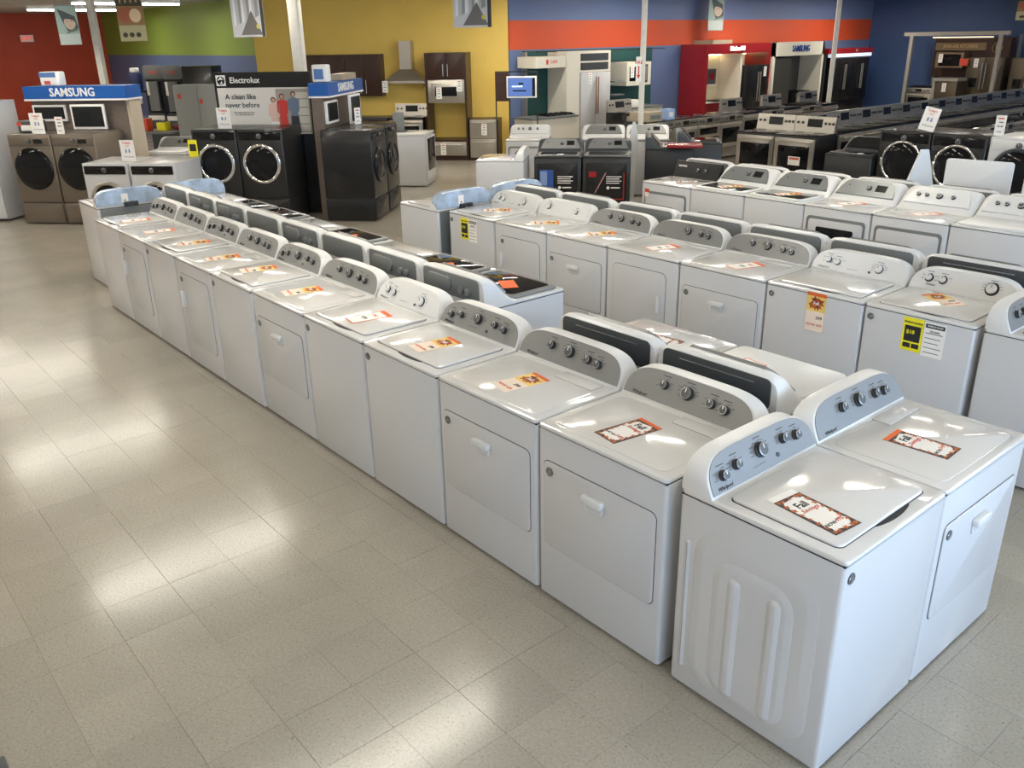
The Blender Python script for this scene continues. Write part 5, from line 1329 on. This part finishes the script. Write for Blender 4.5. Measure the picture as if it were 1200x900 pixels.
em = M(mat('brass_letter', (.55, .42, .22), .3, metal=.8)).ring((1.05, .44, 2.0), .13, .012, 28); em.disc(1.05, 2.02, .05, .08, .44).disc(1.05, 1.93, .035, .05, .439)
fk.add('emblem', em.mesh('emblem'))
fk.add('track_lights', M(mat('spot_light', (1., .85, .6), .5, emit=1.2)).box(-.8, .9, .4, .46, 2.27, 2.30).mesh('track_lights'))
place(fk, 'kitchen_display', -10.88, YK, 0, 0, 'grey-framed kitchen display with bronze sign board at the right', 'display stand')
mk = T(); mk.add('body', M(mat('bronze_body', (.20, .15, .09), .4, metal=.5)).box(-.40, .40, 0, .4, 0, .42).mesh('body')); mk.add('door_window', M(GLASSBLK).rbox(-.30, .32, -.01, 0, .05, .37, .01, .002, 'y').mesh('door_window'))
place(mk, 'wall_oven', -11.05, YK + .3, 1.46, 0, 'bronze-framed microwave in the grey-framed display', 'oven')
place(TAG, 'price_tag', -11.3, YK + .28, 1.72, 0, 'white tag on the bronze-framed microwave', 'price tag')
gf = T(); gf.add('cabinet', M(mat('bronze_fridge', (.10, .08, .055), .35, metal=.5)).rbox(-.5, .5, .06, .7, .03, 1.74, .01, .004).mesh('cabinet'))
for s in (-1, 1):
    d = gf.add('door', M(MATS['bronze_fridge']).rbox(min(0, s * .5) + .003, max(0, s * .5) - .003, 0, .06, .05, 1.74, .01, .005, 'y').mesh('door')); gf.add('handle', M(STEEL).rod((s * .05, -.05, .9), (s * .05, -.05, 1.6), .014).mesh('handle'), d)
gf.add('dispenser', M(GLASSBLK).rbox(-.38, -.16, -.006, 0, .95, 1.2, .01, .002, 'y').mesh('dispenser'))
place(gf, 'refrigerator', -10.0, YK + .25, 0, 0, 'bronze-grey side-by-side fridge in the grey-framed display', 'refrigerator')
place(TAG, 'price_tag', -10.25, YK + .23, 1.6, 0, 'white tag on the bronze-grey fridge', 'price tag')
dk = T(); dk.add('body', M(MATS['bronze_fridge']).rbox(-.3, .3, .0, .6, .05, 1.12, .01, .004).mesh('body')); dk.add('worktop', M(GP).box(-.4, .32, -.04, .6, 1.12, 1.2).mesh('worktop')); dk.add('side_leg', M(GP).box(-.4, -.32, -.02, .6, 0, 1.12).mesh('side_leg'))
place(dk, 'dishwasher_block', -10.75, YK - .3, 0, 0, 'bronze dishwasher under a pale grey top in the framed display', 'dishwasher')
place(TAG, 'price_tag', -10.8, YK - .32, .95, 0, 'white tag on the bronze dishwasher', 'price tag')
place(RG, 'kitchen_range', -11.62, YK - .1, 0, 0, 'black range at the left of the grey-framed display', 'range')
place(gf, 'refrigerator', -8.75, YK + .1, 0, 0, 'bronze-grey fridge at the right picture edge', 'refrigerator')
single('red_tag', M(REDINK).box(-.12, .12, -.004, 0, -.1, .1), -10.58, YK + .2, 1.62, 0, 'red square tag between microwave and fridge of the framed display', 'price tag')

# ------------------------------------------------------------------ tools and cartons before the green wall
GX = (-16.9, 5.2)
def rack(x, y, lab, head):
    t = T(); t.add('post', M(BLKEN).box(-.22, .22, 0, .06, 0, 1.98).mesh('post')); t.add('header_sign', M(MIDGREY).rbox(-.24, .24, -.02, .0, 1.75, 2.05, .06, .002, 'y').mesh('header_sign'))
    t.add('lettering', text(head, .11, REDINK, True), None, (0, -.022, 1.9), XUP)
    t.add('boxed_stack', M(DKGREY).box(-.20, .20, -.15, 0, .1, 1.0).box(-.2, .2, -.16, -.15, .85, .95, PAPER).mesh('boxed_stack')); t.add('hanging_item', M(MIDGREY).box(-.14, .1, -.1, -.01, 1.05, 1.7).box(-.16, -.10, -.105, -.1, 1.4, 1.7, PAPER).mesh('hanging_item'))
    place(t, 'tool_rack', x, y, 0, A, lab, 'rack')
rack(-20.5, 5.02, 'tall dark tool rack with rounded header, left one before the green wall', 'SALE'); rack(-19.9, 5.24, 'tall dark tool rack with rounded header, right one before the green wall', 'SALE')
single('black_fridge_back', M(BLKEN).rbox(-.36, .36, 0, .5, 0, 2.04, .02, .006), -18.95, 5.45, 0, A, 'black cabinet standing behind the grey doors before the green wall', 'cabinet')
gd = T(); gd.add('cabinet', M(mat('grey_doors', (.30, .31, .30), .4)).rbox(-.52, .52, .03, .5, 0, 1.72, .01, .004).mesh('cabinet'))
for s in (-1, 1): gd.add('door', M(MATS['grey_doors']).rbox(min(0, s * .52) + .004, max(0, s * .52) - .004, 0, .03, .03, 1.72, .01, .004, 'y').mesh('door'))
gd.add('red_label', M(REDINK).fr(-.44, -.36, 1.46, 1.55, -.002).fr(.03, .10, 1.36, 1.45, -.002).mesh('red_label', 0))
place(gd, 'storage_cabinet', -17.1, 4.68, 0, A, 'grey two-door cabinet between the tool racks and the sign board', 'cabinet')
tb = T(); tb.add('table_top', M(MIDGREY).box(-.8, .8, -.35, .35, .78, .82).mesh('table_top'))
for sx in (-.75, .75):
    for sy in (-.3, .3): tb.add('leg', M(DKGREY).box(sx - .02, sx + .02, sy - .02, sy + .02, 0, .78).mesh('leg'))
place(tb, 'work_table', -18.3, 3.9, 0, A, 'grey work table before the tool racks', 'table')
rnd = random.Random(11)
bk = [(-.6, .1, .28, .3, KRED, 'red tool case on the left of the work table'), (-.25, .0, .2, .45, BLKEN, 'black tool box in the middle of the work table'), (.1, .1, .22, .25, REDINK, 'red blower on the work table'), (.45, .0, .2, .16, LEMON, 'small yellow box on the work table'), (.66, -.2, .12, .1, KRED, 'low red box at the right of the work table')]
for dx, dy, w_, h_, m_, lab in bk:
    x, y = -18.3 + U.x * dx + N.x * dy, 3.9 + U.y * dx + N.y * dy
    t = T(); t.add('case', M(m_).rbox(-w_ / 2, w_ / 2, -.12, .12, 0, h_, .02, .01).mesh('case')); t.add('handle', M(DKGREY).rbox(-w_ / 4, w_ / 4, -.015, .015, h_, h_ + .03, .01, .004).mesh('handle'))
    place(t, 'tool_case', x, y, .822, A, lab, 'tool')
sh = T(); sh.add('rail', M(INK).box(-.6, .6, 0, .03, 1.45, 1.5).mesh('rail'))
for k in range(3): sh.add('bracket', M(WPLA).box(-.5 + .45 * k, -.46 + .45 * k, -.02, 0, 1.2, 1.45).mesh('bracket'))
for s in (-.58, .58): sh.add('post', M(INK).box(s - .02, s + .02, 0, .04, 0, 1.5).mesh('post'))
place(sh, 'display_rail', -21.2, 4.5, 0, A, 'black rail with white brackets in front of the red wall', 'rack')
it = T(); it.add('body', M(mat('navy_plastic', (.02, .03, .10), .5)).rbox(-.13, .13, -.1, .1, 0, .4, .05, .03).mesh('body')); it.add('cap', M(PAPER).rbox(-.08, .08, -.09, .09, .4, .5, .03, .02).mesh('cap'))
place(it, 'navy_tool', -20.95, 4.75, 1.502, A, 'navy and white tool standing on the black rail', 'tool')

# dark handrail at the bottom left corner
hr = T(); hr.add('tube', M(mat('dark_blue_metal', (.02, .025, .04), .25, metal=.6)).rod((0, 0, 0), (0, 0, .95), .022, 16).mesh('tube')); hr.add('base_plate', M(DKGREY).rbox(-.06, .06, -.06, .06, 0, .01, .01, .002).mesh('base_plate'))
place(hr, 'metal_post', -2.0, -2.275, 0, 0, 'dark metal post cut by the bottom left corner of the picture', 'post')
